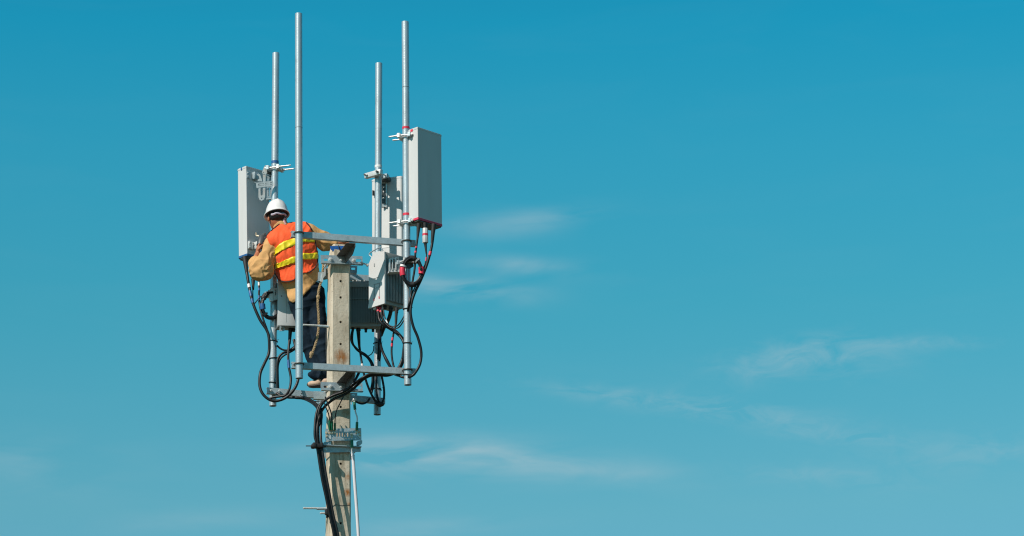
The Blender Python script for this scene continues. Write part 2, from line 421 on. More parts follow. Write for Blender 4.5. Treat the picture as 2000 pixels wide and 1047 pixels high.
# steel step rods
def step_bolt(pa, pb, v, lug=True):
    s = MB(); a, c = at(*pa, v), at(*pb, v); n = int((c-a).length/.008)
    s.cyl(a, c, .0075, seg=10)
    for i in range(n):
        p = a.lerp(c, (i+.5)/n); d = (c-a).normalized(); s.cyl(p-d*.0015, p+d*.0015, .0098, seg=10)
    st = build('step_bolt', s, M['bright'], pole)
    if lug:
        q = MB(); d = (c-a).normalized(); q.box(c-d*.05+Vector((0, 0, -.006)), (.10, .035, .014), yaw=PSI, bev=.002); build('lug', q, M['plate'], st)
step_bolt((592, 634.5), (642, 637), -.02)
step_bolt((592, 992.5), (640, 993), -.02)
step_bolt((625, 1002.5), (640, 1002), -.04, False)
s = MB(); hz = half(uz(660, 988, VF)[1]); s.tube([at(649, 989.5, -hz), at(655, 986, -hz-.0005), at(668, 987.5, -hz-.0005), at(679, 986.5, -hz-.0005), at(684, 988, -hz)], .0028, seg=6); build('casting_joint', s, M['darkmetal'], pole)
s = MB()
s.tube([at(637.5, 640, -.03), at(637, 665, -.03), at(637.6, 720, -.03)], .0035)
build('earth_wire', s, M['darkmetal'], pole)

# ------------------------------------------------------------------ mast pipes
PR = .0332
masts = {}
def mast(key, top, bot, v, label):
    t = thing('mast_pipe', label, 'steel pipe', at(*bot, v), 'galvanised mast pipes of the antenna frame')
    a, c = at(*bot, v), at(*top, v); s = MB(); s.pipe(a, c, PR); body = build('tube', s, M['galv'], t)
    masts[key] = (a, c, t); return t
def on(key, py, px=None):
    """point on the mast pipe axis at picture row py"""
    a, c, t = masts[key]; lo, hi = 0., 1.
    for _ in range(40):
        mm = (lo+hi)/2; p = a.lerp(c, mm); d = p-CAM; yy = 523.5-FPX*d.dot(up)/d.dot(fwd)
        if yy > py: lo = mm
        else: hi = mm
    return a.lerp(c, (lo+hi)/2)
VFR, VRE = -.53, .53
mast('FL', (583.3, 27), (584.5, 739), VFR, 'tallest-looking galvanised pipe, in front of the worker, bare of any antenna')
mast('BL', (539, 104), (533, 793), VRE, 'galvanised pipe behind the worker\'s helmet and elbow, carrying the left panel antenna')
mast('FR', (791.5, 43), (796.5, 752), VFR, 'galvanised pipe on the right carrying the large shaded panel antenna with the red band')
mast('BR', (740, 124), (736.8, 810), VRE, 'galvanised pipe whose foot stands lowest, carrying the rear panel antenna with its white bar clamp')
def band(key, py, hgt, mt, name='tape_band', pr=.0009, label=None):
    a, c, t = masts[key]; p = on(key, py); d = (c-a).normalized(); s = MB()
    s.pipe(p-d*hgt/2, p+d*hgt/2, PR+.0008+pr, wall=.0014); o = build(name, s, mt, t)
    if label: o['label'] = label
band('BL', 317.5, .026, M['blue']); band('BR', 325.5, .022, M['whitetape']); band('FR', 250.5, .022, M['red']); band('FR', 419.5, .022, M['red'])
for k, y in (('FL', 377.5), ('FL', 605), ('FL', 250), ('BR', 252), ('FR', 171), ('BL', 640)): band(k, y, .004, M['darkmetal'] if y in (171, 250, 605) else M['plate'], 'seam', -.0002)
def tie(key, py, r=.005, tilt=.0):
    a, c, t = masts[key]; p = on(key, py); s = MB(); pts = []
    for k in range(20):
        an = k*2*math.pi/20; pts.append(p+Vector(((PR+.004)*math.cos(an), (PR+.004)*math.sin(an), tilt*math.cos(an))))
    s.tube(pts, r, seg=8, res=2, closed=True)
    q = p+Vector((PR*.8, -PR*.8, 0)); s.box(q, (.014, .014, .012)); s.cyl(q, q+Vector((.025, -.01, .006)), .002, seg=6)
    build('cable_tie', s, M['blackmatt'], t)
for k, y in (('BL', 622), ('BL', 666.5), ('BL', 700.5), ('BL', 748.5), ('FR', 604), ('FR', 671), ('FR', 733.5), ('BR', 671), ('BR', 760.5)): tie(k, y, tilt=random.uniform(-.008, .008))

# ------------------------------------------------------------------ crossbeams
def crossbeam(label, pa, pb, v, ends, hgt=.056, dep=.045, front=True, keys=()):
    """open C channel whose web faces the camera; pa, pb = middle of the web at two picture points"""
    a, c = at(*pa, v), at(*pb, v); d = (c-a).normalized()
    a2, c2 = a-d*ends[0], c+d*ends[1]; t = thing('crossbeam', label, 'steel beam', a2, 'horizontal galvanised crossbeams of the antenna frame')
    L = (c2-a2).length; x = d; y = NV; z = x.cross(y)
    Mx = Matrix((x, y, z)).transposed().to_4x4(); Mx.translation = (a2+c2)/2
    s = MB(); th = .005; h = hgt/2
    out = [(-dep/2, -h), (dep/2, -h), (dep/2, -h+th), (-dep/2+th, -h+th), (-dep/2+th, h-th), (dep/2, h-th), (dep/2, h), (-dep/2, h)]
    Mp = Mx @ Matrix(((0, 0, 1, -L/2), (1, 0, 0, 0), (0, 1, 0, 0), (0, 0, 0, 1)))
    s.prism(out, Mp, L)
    # round bolt holes near the ends read as dark washers
    build('channel', s, M['beam'], t, smooth=0)
    for k in keys:
        A, B, tt = masts[k]; f = ((a-A).dot(NV))  # the pipe point level with the beam
        # find the height where beam passes the pipe
        tpar = (A-a2).dot(NU)/d.dot(NU); hz = (a2+d*tpar).z; dd = (B-A); p = A+dd*((hz-A.z)/dd.z)
        u = MB(); sg = -1 if front else 1; rr = PR+.006; pts = [p+NV*(-sg)*.075+NU*rr]
        for i in range(13):
            an = math.pi*i/12; pts.append(p+NU*(rr*math.cos(an))+NV*(sg*rr*math.sin(an)))
        pts.append(p+NV*(-sg)*.075-NU*rr)
        pts = [Vector((q.x, q.y, q.z+random.uniform(-.001, .001))) for q in pts]
        u.tube(pts, .0068, seg=8, res=3)
        build('u_bolt', u, M['darkmetal'] if front else M['bright'], t)
        n = MB()
        for sx in (-1, 1):
            q = p+NU*(rr*sx)
            if front: q0 = q+NV*(dep+PR+.006); n.cyl(q0, q0+NV*.012, .012, seg=6)
            else:
                q0 = q-NV*(dep+PR+.012); n.cyl(q0, q0-NV*.012, .0125, seg=6); n.cyl(q0-NV*.012, q0-NV*.026, .006, seg=10)
        build('nut', n, M['bright'], t)
    return t
VBF = VFR+PR+.026; VBR = VRE-PR-.026
crossbeam('upper front crossbeam of the frame, crossing the worker\'s vest', (584, 459), (796, 475), VBF, (.075, .07), front=True, keys=('FL', 'FR'))
crossbeam('lower front crossbeam of the frame, crossing the pole below the dangling rope', (584, 714.5), (796, 726), VBF, (.07, .07), front=True, keys=('FL', 'FR'))
crossbeam('upper rear crossbeam hidden behind the worker, its end by the finned radio unit', (540, 532), (737, 545.5), VBR, (.04, .07), front=False, keys=('BL', 'BR'))
crossbeam('lowest rear crossbeam, passing just under the worker\'s shoe', (533, 764.5), (737, 783), VBR, (.06, .07), front=False, keys=('BL', 'BR'))

# ------------------------------------------------------------------ pole clamps
def rrect(x0, y0, x1, y1, r=1.2, n=4):
    pts = []
    for cx, cy, a in ((x1-r, y0+r, -90), (x1-r, y1-r, 0), (x0+r, y1-r, 90), (x0+r, y0+r, 180)):
        for i in range(n+1): an = R(a+90*i/n); pts.append((cx+r*math.cos(an), cy+r*math.sin(an)))
    return pts
def lip(s, a, b, d0, d1, th=.006):
    d = (b-a); L = d.length; x = d.normalized(); y = NV; z = x.cross(y).normalized()
    Mm = Matrix((x, y, z)).transposed().to_4x4(); Mm.translation = (a+b)/2+NV*((d0+d1)/2)
    s.box((0, 0, th/2), (L, abs(d1-d0), th), M=Mm)
def pole_clamp(label, dy, arm_tgt_front, arm_tgt_rear):
    o = at(667, 508+dy, 0)
    t = thing('pole_clamp', label, 'clamp', o, 'steel pole clamps holding the crossbeams')
    hp = half(o.z)+.004; fp = -hp-.006
    s = MB()
    s.plate([(626.5, 498+dy), (708, 500.5+dy), (708.3, 518.5+dy), (626.8, 515.5+dy)], fp, .007,
            holes=[rrect(694, 506+dy, 706, 511.5+dy, 2.4), rrect(632, 505+dy, 640.5, 509.5+dy, 2)])
    # bottom lip of the front plate
    lip(s, at(626.8, 515.5+dy, fp), at(708.3, 518.5+dy, fp), -.03, -.0005)
    build('front_plate', s, M['plate'], t, smooth=0)
    s = MB(); rp = hp
    xl = 613 if dy > 10 else 640; s.plate([(xl, (516 if dy > 10 else 517)+dy), (698, 519.5+dy), (697, 534+dy), (xl, (531 if dy > 10 else 532)+dy)], rp, .007, holes=[rrect(686, 522.5+dy, 694, 527+dy, 2)])
    lip(s, at(xl, (531 if dy > 10 else 532)+dy, rp), at(697, 534+dy, rp), .0075, .04)
    build('rear_plate', s, M['plate'], t, smooth=0)
    for px, py in ((645.5, 507), (691, 509)):
        s = MB(); p = at(px, py+dy, fp)
        s.cyl(p-NV*.035, p+NV*(2*hp+.05), .0085, seg=12); s.cyl(p-NV*.014, p-NV*.0005, .0165, seg=6); s.cyl(p-NV*.003, p, .021, seg=20)
        q = p+NV*(2*hp+.02); s.cyl(q, q+NV*.014, .0165, seg=6)
        build('bolt', s, M['bright'], t)
    s = MB(); p = at(666, 508+dy, fp); s.cyl(p-NV*.02, p-NV*.0005, .013, seg=6); s.cyl(p-NV*.032, p-NV*.02, .007, seg=10); build('bolt', s, M['bright'], t)
    # angle iron arm running from the plate to the front beam: top flange + flange down its right side
    v_b = VBF-.022
    s = MB(); th = .006
    uL, zt = uz(657.5, 498.6+dy, fp); uR = uL+.082
    L = abs(v_b-fp)
    s.fbox(uL, uR, v_b, fp, zt-th, zt)
    # side flange, chamfered at the beam end
    Mp = Matrix((NV, UZ, NU)).transposed().to_4x4(); Mp.translation = NU*(uR-th)
    s.prism([(fp-.0005, zt-th-.0003), (fp-.0005, zt-.075), (v_b+.10, zt-.075), (v_b, zt-.030), (v_b, zt-th-.0003)], Mp, th)
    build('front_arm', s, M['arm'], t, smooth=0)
    s = MB(); v_r = VBR-.0225; uL2 = uL-.06; uR2 = uL2+.082; zr = arm_tgt_rear
    s.fbox(uL2, uR2, hp+.007, v_r, zr-th, zr)
    Mp = Matrix((NV, UZ, NU)).transposed().to_4x4(); Mp.translation = NU*(uL2)
    s.prism([(hp+.008, zr-th-.0003), (hp+.008, zr-.075), (v_r-.05, zr-.075), (v_r, zr-.030), (v_r, zr-th-.0003)], Mp, th)
    build('rear_arm', s, M['beam'], t, smooth=0)
    return t
zr1 = uz(640, 523, half(9))[1]; zr2 = uz(640, 763, half(9))[1]
pole_clamp('upper steel clamp bolted round the head of the concrete pole', 0, None, zr1)
pole_clamp('lower steel clamp on the concrete pole, level with the worker\'s shoe', 248, None, zr2)

# ------------------------------------------------------------------ mounting kit parts
def pipe_clamp(t, c, d, rodlen=.12, reach=.05, gap=.055):
    """two jaws each side of a pipe at c, threaded rods along d (unit, points away from the antenna)"""
    d = Vector(d).normalized(); s_ = d.cross(UZ).normalized()
    for sg in (1, -1):
        j = MB(); ctr = c+d*(sg*(PR+.006)); x = s_; Mx = Matrix((x, d*sg, UZ)).transposed().to_4x4(); Mx.translation = ctr
        # V-shaped jaw seen from above, extruded in height
        out = [(-.07, .0), (-.045, -.004), (-.02, -.018), (-.012, -.004), (.012, -.004), (.02, -.018), (.045, -.004), (.07, 0), (.07, .024), (-.07, .024)]
        Mj = Mx @ Matrix.Translation((0, 0, -.019)); j.prism(out, Mj, .038)
        build('clamp_jaw', j, M['plate'] if sg < 0 else M['bright'], t, smooth=0)
    for sg in (-1, 1):
        r_ = MB(); o = c+s_*(sg*gap); r_.cyl(o-d*(PR+reach), o+d*(PR+.03+rodlen), .0068, seg=10)
        q = o+d*(PR+.032); r_.cyl(q, q+d*.013, .0135, seg=6); q = o-d*(PR+.045); r_.cyl(q, q+d*.013, .0135, seg=6)
        n = int(rodlen/.007)
        for i in range(n): qq = o+d*(PR+.05+i*.007); r_.cyl(qq, qq+d*.0022, .0082, seg=10)
        build('threaded_rod', r_, M['bright'], t)

def antenna(label, corner_px, v, yaw, W, D, H, flip, band_mat, tilt=0.0, lean=0.0):
    """corner_px: picture position of the bottom near corner; local x = width, y = depth (away from the near wide face)"""
    p = at(*corner_px, v)
    t = thing('panel_antenna', label, 'antenna', p, 'white panel antennas')
    Mx = Matrix.Translation(p) @ Matrix.Rotation(lean, 4, 'Y') @ Matrix.Rotation(yaw, 4, 'Z')
    r = .022
    def prof(w0, w1, d0, d1, r0, r1):
        pts = []
        for cx, cy, a, rr in ((w0+r0, d0+r0, 180, r0), (w1-r0, d0+r0, 270, r0), (w1-r1, d1-r1, 0, r1), (w0+r1, d1-r1, 90, r1)):
            for i in range(9): an = R(a+90*i/8); pts.append((cx+rr*math.cos(an), cy+rr*math.sin(an)))
        return pts
    nr, fr = (.006, .03) if flip else (.022, .008)
    s = MB(); s.prism(prof(0, W, 0, D, nr, fr), Mx @ Matrix.Translation((0, 0, .02)), H-.04); build('radome', s, M['paint'], t, smooth=0)
    s = MB(); s.prism(prof(-.002, W+.002, -.002, D+.002, nr, fr), Mx @ Matrix.Translation((0, 0, H-.02)), .014)
    s.prism(prof(.003, W-.003, .003, D-.003, nr, fr), Mx @ Matrix.Translation((0, 0, H-.006)), .006)
    build('top_cap', s, M['paint'], t, smooth=0)
    s = MB(); s.prism(prof(-.002, W+.002, -.002, D+.002, nr, fr), Mx @ Matrix.Translation((0, 0, .0)), .02); build('bottom_cap', s, band_mat, t, smooth=0)
    s = MB(); s.prism(prof(.006, W-.006, .006, D-.006, nr, fr), Mx @ Matrix.Translation((0, 0, -.012)), .012); build('connector_plate', s, M['darkmetal'], t, smooth=25)
    return t, Mx
def screws(t, Mx, pts):
    for x, y, z in pts:
        s = MB(); p = Mx @ Vector((x, y, z)); d = (Mx.to_3x3() @ Vector((0, -1, 0)))
        s.cyl(p, p+d*.008, .0065, seg=6); build('screw', s, M['bright'], t)

# right antenna: radome faces camera-right
A_W, A_D, A_H = .30, .15, .90
tR, MR = antenna('large panel antenna on the right, red band round its foot, broad face in shade', (816.5, 428.3), VFR-.13, R(46), .308, .145, .893, True, M['pink'])
pf = masts['FR']
dR = Vector((-math.sin(R(40)), math.cos(R(40)), 0))
for py in (267, 435):
    c = on('FR', py); pipe_clamp(tR, c, Vector((-.93, .30, 0)), rodlen=.075, gap=.05)
    s = MB(); back = MR @ Vector((.10, .15, 0)); q = Vector((back.x, back.y, c.z)); s.box((q+c)/2+Vector((.03, -.02, 0)), (.09, .05, .04), yaw=R(-30), bev=.003); build('bracket', s, M['plate'], tR)
s = MB(); p = MR @ Vector((-.0025, .04, .87)); s.box(MR @ Vector((-.002, .075, .875)), (.004, .03, .022), yaw=R(46)); build('tape_patch', s, M['red'], tR)
# left antenna: its back (with the bracket) faces camera-right
tL, ML = antenna('panel antenna beside the worker\'s helmet on the left, blue band round its foot', (482.6, 499),   .66, R(46), .29, .135, .888, True, M['blue'], 0, lean=R(-1.3))
# slight lean seen in the photo
dL = Vector((math.sin(R(45)), -math.cos(R(45)), 0))
cL = on('BL', 330); pipe_clamp(tL, cL, Vector((.96, -.28, 0)), rodlen=.10, gap=.05)
s = MB(); s.box(ML @ Vector((-.001, .062, .872)), (.008, .016, .026), yaw=R(45)); build('vent_plug', s, M['blue'], tL)
VB = .60
def pp(name, mt, outline, v, th, par, holes=()):
    s = MB(); s.plate(outline, v, th, holes); return build(name, s, mt, par, smooth=0)
s = MB(); s.box(ML @ Vector((.095, -.02, .80)), (.05, .04, .07), yaw=R(45), bev=.003); s.box(ML @ Vector((.03, -.004, .80)), (.045, .007, .07), yaw=R(45)); build('hinge_block', s, M['plate'], tL)
screws(tL, ML, [(.018, -.007, .82), (.018, -.007, .785)])
pp('link_plate', M['bright'], [(502, 339.5), (505, 338.8), (508, 341), (511, 349), (512, 354), (503.5, 354), (503.5, 351), (507, 349), (505.5, 344), (502, 342)], VB-.02, .006, tL)
pp('slotted_link', M['bright'], [(505, 366), (508.6, 366), (509, 380), (511.5, 382.5), (513.5, 379), (513.6, 341), (519, 341), (517.6, 385), (515, 390), (511, 392), (507, 390), (505.2, 385)], VB-.01, .006, tL, holes=[circ(511, 387.3, 1.3)])
s = MB(); s.plate([(500.5, 357.5), (534, 353.5), (534.3, 362.5), (501.3, 367)], .47, .006, holes=[circ(505, 361.2, .9), circ(515.5, 360, .9)])
build('tilt_scale', s, M['bright'], tL, smooth=0)
sc = tL.children[-1]; tk = MB()
for i in range(12):
    x = 504+i*2.35; y = 357.6-(x-500.5)*.119+1.6
    if i in (5, 9): continue
    tk.plate([(x, y), (x+1.0, y-.1), (x+.9, y+1.5), (x+.1, y+1.6)], .4692, .0006); tk.plate([(x, y+3.7), (x+.9, y+3.6), (x+.9, y+4.9), (x+.1, y+5)], .4692, .0006)
build('scale_marks', tk, M['darkmetal'], sc)
pp('side_plate', M['plate'], [(519.4, 343), (529.5, 345), (529.5, 385), (519.4, 387)], VB+.0, .006, tL, holes=[rrect(524.2, 366, 526.6, 383, .8)])
pp('clevis', M['bright'], [(512, 336), (516, 325), (518.5, 322.5), (524, 323), (523, 331), (521, 333), (522, 337), (519, 340), (513.5, 340)], VB-.045, .006, tL, holes=[circ(515, 336.7, 1.0)])
pp('clevis', M['darkmetal'], [(519, 327), (530, 324), (534, 333), (531, 344), (523, 340)], VB-.02, .03, tL)
s = MB(); s.cyl(at(497, 357.2, VB-.03), at(534, 353.6, VB-.03), .004, seg=8); s.cyl(at(520, 390, VB), at(534, 388, VB), .012, seg=10); s.cyl(at(519, 340, VB-.05), at(530, 343, VB-.03), .005, seg=8); build('pin', s, M['plate'], tL)
s = MB(); s.box(ML @ Vector((.035, -.012, .105)), (.05, .02, .075), yaw=R(45), bev=.003); s.box(ML @ Vector((.085, -.03, .105)), (.03, .06, .07), yaw=R(45), bev=.003); build('lower_bracket', s, M['bright'], tL)
screws(tL, ML, [(.02, -.022, .125), (.02, -.022, .085), (.05, -.022, .125)])
c = on('BL', 482); pipe_clamp(tL, c, Vector((.96, -.28, 0)), rodlen=.05, gap=.05)
# rear antenna
tB, MBk = antenna('rear panel antenna half hidden behind the two right-hand pipes, its back sunlit', (725.5, 526), VRE+.22, R(-18), .315, .115, .90, False, M['paint'])
cB = on('BR', 343.5); pipe_clamp(tB, cB, Vector((-.62, -.78, 0)), rodlen=.03, gap=.06)
# bright front bar of the clamp and the bracket column
s = MB(); d = Vector((-.62, -.78, 0)).normalized(); sv = d.cross(UZ).normalized(); ctr = cB+d*(PR+.036); s.box(ctr, (.20, .04, .05), yaw=math.atan2(sv.y, sv.x), bev=.004); build('clamp_bar', s, M['bright'], tB)
s = MB()
for sg in (-1, 1):
    q = ctr+sv*(sg*.075); s.cyl(q, q+d*.05, .0085, seg=10)
build('bar_bolt', s, M['darkmetal'], tB)
VK = VRE+.13
pp('bracket_column', M['darkmetal'], [(746, 356.5), (757.5, 356.5), (757.5, 405), (746, 405.5)], VK, .006, tB, holes=[circ(750, 365, 2.0), circ(749.5, 374, 1.8), circ(749.5, 387, 2.3), circ(749.5, 398, 1.8)])
s = MB(); s.plate([(745.5, 355.5), (758, 355.5), (758, 358.5), (745.5, 358.5)], VK-.004, .05); s.plate([(753.5, 358.5), (756, 358.5), (756, 405), (753.5, 405)], VK-.012, .01); s.plate([(746.5, 399), (752.5, 399), (754, 404), (747, 404.5)], VK-.006, .004); build('column_flange', s, M['bright'], tB, smooth=0)
s = MB(); s.box(at(751, 350, VK-.03), (.10, .09, .045), yaw=R(-15), bev=.004); build('clevis', s, M['darkmetal'], tB)
s = MB(); s.tube([at(759, 371, VK), at(760, 362, VK), at(764, 360, VK), at(766, 366, VK), at(765.5, 371, VK)], .005); build('hinge_hook', s, M['darkmetal'], tB)
s = MB(); s.plate([(768, 359.5), (773.5, 360), (773.5, 371.5), (768, 371)], VK+.01, .05); s.plate([(776, 360), (785.5, 361), (785.5, 370.5), (776, 371)], VK+.035, .008, holes=[circ(783, 363, .9), circ(783, 369, .9)]); build('hinge_block', s, M['plate'], tB, smooth=0)
s = MB(); s.cyl(at(758, 404, VK), at(764, 404, VK), .008, seg=8); build('pin', s, M['darkmetal'], tB)
pp('rating_label', M['blackmatt'], [(727.3, 371.5), (731.8, 372.5), (731.8, 382.5), (727.3, 381.8)], VRE+.19, .002, tB)
s = MB(); p = MBk @ Vector((.165, -.0015, .25)); s.box(MBk @ Vector((.155, -.001, .225)), (.085, .003, .055), yaw=R(-18)); lb = build('warning_label', s, M['whitetape'], tB)
s = MB(); s.box(MBk @ Vector((.135, -.003, .243)), (.035, .002, .018), yaw=R(-18)); build('label_header', s, M['yellowlab'], lb)

# ------------------------------------------------------------------ radio units
def radio(label, p, yaw, W, D, H, nf, fin_mat, cover='left', shield_dz=0):
    """p bottom near corner; local x runs along the finned face (to the right), y away along the cover side"""
    t = thing('radio_unit', label, 'radio unit', p, 'remote radio units on the mast')
    Mx = yawm(yaw, p)
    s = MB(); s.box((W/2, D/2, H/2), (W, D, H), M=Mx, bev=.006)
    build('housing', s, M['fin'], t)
    s = MB(); n = nf
    for i in range(n):
        x = .012+(W-.024)*i/(n-1); s.box((x, -.016, H*.46), (.0042, .036, H*.80), M=Mx)
    s.box((W/2, -.012, H*.60), (W-.01, .024, .005), M=Mx)
    build('heat_sink', s, fin_mat, t, smooth=0)
    s = MB(); s.box((W/2, -.012, H*.925), (W, .03, H*.13), M=Mx, bev=.004); build('sink_header', s, fin_mat, t)
    return t, Mx
# right radio unit
pR = at(749.5, 592.5, -.32)
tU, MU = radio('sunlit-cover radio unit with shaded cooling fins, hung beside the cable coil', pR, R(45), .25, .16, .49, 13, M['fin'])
# sun shield cover on its left side, cut corner at the top, lip at the foot
def shield(t, Mx, D, H, off=-.022):
    s = MB(); M2 = Mx @ Matrix(((0, 0, 1, off), (1, 0, 0, 0), (0, 1, 0, 0), (0, 0, 0, 1)))
    out = [(-.035, -.012), (D+.025, -.012), (D+.025, .02), (D+.018, .03), (D+.018, H-.08), (D-.02, H-.02), (D-.05, H-.01), (D-.06, H+.012), (.03, H+.012), (.02, H+.002), (-.035, H-.01)]
    s.prism(out, M2, .02)
    o = build('sun_shield', s, M['rpaint'], t, smooth=0)
    s = MB(); s.box((off-.003, D/2-.02, H*.40), (.004, D*.62, .003), M=Mx); s.box((off-.0025, D/2, H*.52), (.003, D*.5, .0025), M=Mx)
    for a_, b_ in ((.012, .0), (-.0, .0)): pass
    s.box((off-.003, .03, H*.26), (.004, .003, H*.28), M=Mx); s.box((off-.003, .03+D*.45, H*.26), (.004, .003, H*.28), M=Mx)
    s.box((off-.003, D*.62, H*.78), (.003, .010, .03), M=Mx)
    build('panel_seam', s, M['fin'], o)
    return o
sh = shield(tU, MU, .16, .49)
s = MB()
for y_, z_ in ((.035, .06), (.105, .055)): s.box((-.0245, y_, z_), (.004, .011, .022), M=MU)
build('status_mark', s, M['red'], sh)
# small moulded symbols on the shield
s = MB()
for y_ in (.045, .07, .095): s.tube([MU @ Vector((-.0235, y_+.008*math.cos(a), .155+.008*math.sin(a))) for a in [k*math.pi/4 for k in range(6)]], .0016, seg=5)
build('moulded_symbol', s, M['fin'], sh)
s = MB(); s.tube([MU @ Vector(q) for q in ((-.01, .15, .47), (-.02, .17, .510), (-.02, .04, .535), (-.01, .02, .53), (0, .01, .50))], .006); build('handle', s, M['plate'], tU)
s = MB(); s.tube([MU @ Vector(q) for q in ((.0, .18, .41), (-.03, .21, .415), (-.05, .24, .43))], .007); s.ball(MU @ Vector((-.05, .245, .435)), .011); s.ball(MU @ Vector((-.02, .20, .402)), .011); build('latch_bolt', s, M['bright'], tU)
# mounting bracket towards the pipe
s = MB(); vb = -.40
s.plate([(761.5, 504), (779, 502), (780, 526), (760.5, 529.5)], vb, .03, holes=[rrect(763.5, 507, 766, 525, .6), rrect(768, 506, 771.2, 524, .8), rrect(774.5, 505, 776.5, 523, .6)])
s.plate([(760, 528.5), (783, 526), (783, 531), (760, 531.5)], vb-.008, .08)
build('mount_bracket', s, M['rpaint'], tU, smooth=0)
s = MB(); s.plate([(766.2, 503), (767.8, 503), (767.2, 528), (765.6, 528)], vb-.014, .012); s.plate([(772.2, 502), (774, 502), (774.4, 527), (772.2, 527)], vb-.016, .014); s.plate([(759.8, 506), (761.8, 506), (761.4, 530), (759.6, 530)], vb-.012, .012); build('bracket_rib', s, M['bright'], tU, smooth=0)
c = on('FR', 512); pipe_clamp(tU, c, Vector((.6, -.8, 0)), rodlen=.02, gap=.05)
s = MB(); s.plate([(790, 510), (806, 512), (808, 520), (802, 524), (791, 522)], VFR-PR-.012, .012); build('clamp_shell', s, M['darkmetal'], tU, smooth=0)
# connectors below
def stub(t, px, py, v, h, r=.014, mt='blackmatt', name='connector', dx=0):
    a = at(px, py, v); c = at(px+dx, py+h, v); s = MB(); s.cyl(c, a, r*.85, r, seg=14); s.cyl(a.lerp(c, .35), a.lerp(c, .5), r*1.18, seg=14); return build(name, s, M[mt], t)
for px, py, v, h in ((739, 596, -.22, 8), (744, 597, -.24, 9), (752, 596, -.26, 7), (763, 599, -.28, 8), (775, 601, -.3, 10)): stub(tU, px, py, v, h, .016)
s = MB(); s.box(at(734, 600, -.2), (.035, .04, .05), yaw=R(38), bev=.004); s.box(at(746.5, 602, -.24), (.03, .04, .045), yaw=R(38), bev=.004); build('terminal_cover', s, M['rpaint'], tU)
# rear centre radio unit (behind the pole)
pC = at(678, 637, .205)
tC, MC = radio('dark finned radio unit seen right behind the concrete pole', pC, R(4), .31, .11, .43, 20, M['fin'])
s = MB()
for px in (690, 697, 704, 712): s.cyl(at(px, 552, .22), at(px, 547.5, .22), .008, seg=8)
build('top_screw', s, M['fin'], tC)
s = MB(); s.plate([(722, 634.8), (732.5, 634.8), (732.5, 636.5), (722, 636.5)], .165, .003); build('rating_strip', s, M['whitetape'], tC)
for px, h in ((689, 7), (700, 16), (714.5, 11), (728.5, 10), (741, 9)): stub(tC, px, 638, .25, h, .014 if px != 700 else .019)
s = MB(); s.box(at(741, 642, .28), (.07, .08, .06), yaw=R(4), bev=.006); build('side_housing', s, M['fin'], tC)
# diagonal strut between rear beam and the unit
s = MB(); s.plate([(683, 537), (686, 537), (703, 547), (701, 549), (684, 541)], .28, .02); build('mount_strut', s, M['plate'], tC, smooth=0)
# left radio unit
pL = at(542, 637.5, .405)
tW, MW = radio('white radio unit behind the worker\'s trousers on the left', pL, R(10), .17, .13, .45, 3, M['rpaint'])
s = MB(); s.box((.085, -.036, .225), (.175, .012, .455), M=MW, bev=.005); wcov = build('front_cover', s, M['rpaint'], tW)
s = MB(); s.box((.075, -.0428, .20), (.0025, .002, .34), M=MW); s.box((.05, -.0428, .31), (.03, .002, .003), M=MW); build('panel_seam', s, M['fin'], wcov)
s = MB(); s.cyl(MW @ Vector((.03, -.0425, .28)), MW @ Vector((.03, -.046, .28)), .006, seg=10); s.cyl(MW @ Vector((.03, -.0425, .40)), MW @ Vector((.03, -.046, .40)), .006, seg=10); build('cover_screw', s, M['darkmetal'], wcov)
s = MB(); s.plate([(546.8, 637.5), (556.3, 637.5), (555.5, 646), (546.2, 646.5)], .40, .012, holes=[[(549.2, 639.4), (554, 639.4), (553.6, 644), (548.8, 644.2)]]); build('lifting_loop', s, M['plate'], tW, smooth=0)
s = MB(); s.plate([(534.5, 563), (543, 562.5), (543, 584.5), (535, 586)], .43, .03, holes=[rrect(537.6, 566, 539.8, 577, .8)]); build('mount_bracket', s, M['rpaint'], tW, smooth=0)
pipe_clamp(tW, on('BL', 575), Vector((-.97, -.2, 0)), rodlen=.02, gap=.045)
s = MB(); s.plate([(526.5, 566), (530, 562), (533.5, 562), (533.5, 588), (528, 588), (526, 580)], .45, .03); build('clamp_cover', s, M['bright'], tW, smooth=0)
for px, py, h in ((567, 639, 14), (573.5, 640, 8)): stub(tW, px, py, .44, h, .016)

# ------------------------------------------------------------------ cables
def cable(label, pts, r=.0115, v=None, marks=(), name='black_cable', mt='black', boots=(), group='black cables on the mast', seg=10):
    """pts (px, py[, v]) in picture space with real depth v; marks (index0, index1, material) coloured tape"""
    P = [at(q[0], q[1], q[2] if len(q) > 2 else v) for q in pts]; r *= 1.1
    s = MB(); s.tube(P, r, seg=seg, res=7)
    o = build(name, s, M[mt], None, loc=P[-1], label=label, cat='cable', group=group)
    sp = spline(P, 12)
    for fr, to, mk in marks:
        n = len(sp)-1; seg_ = sp[int(fr*n):max(int(to*n)+1, int(fr*n)+2)]
        s = MB(); s.tube(seg_, r*1.14, res=1, smooth=False); build('tape_mark', s, M[mk], o)
    for (a, b_, r0, r1) in boots:
        s = MB(); s.tube([at(*a), at((a[0]+b_[0])/2, (a[1]+b_[1])/2, (a[2]+b_[2])/2), at(*b_)], r0, taper=(r0, r1)); build('boot', s, M['blackmatt'], o)
    return o
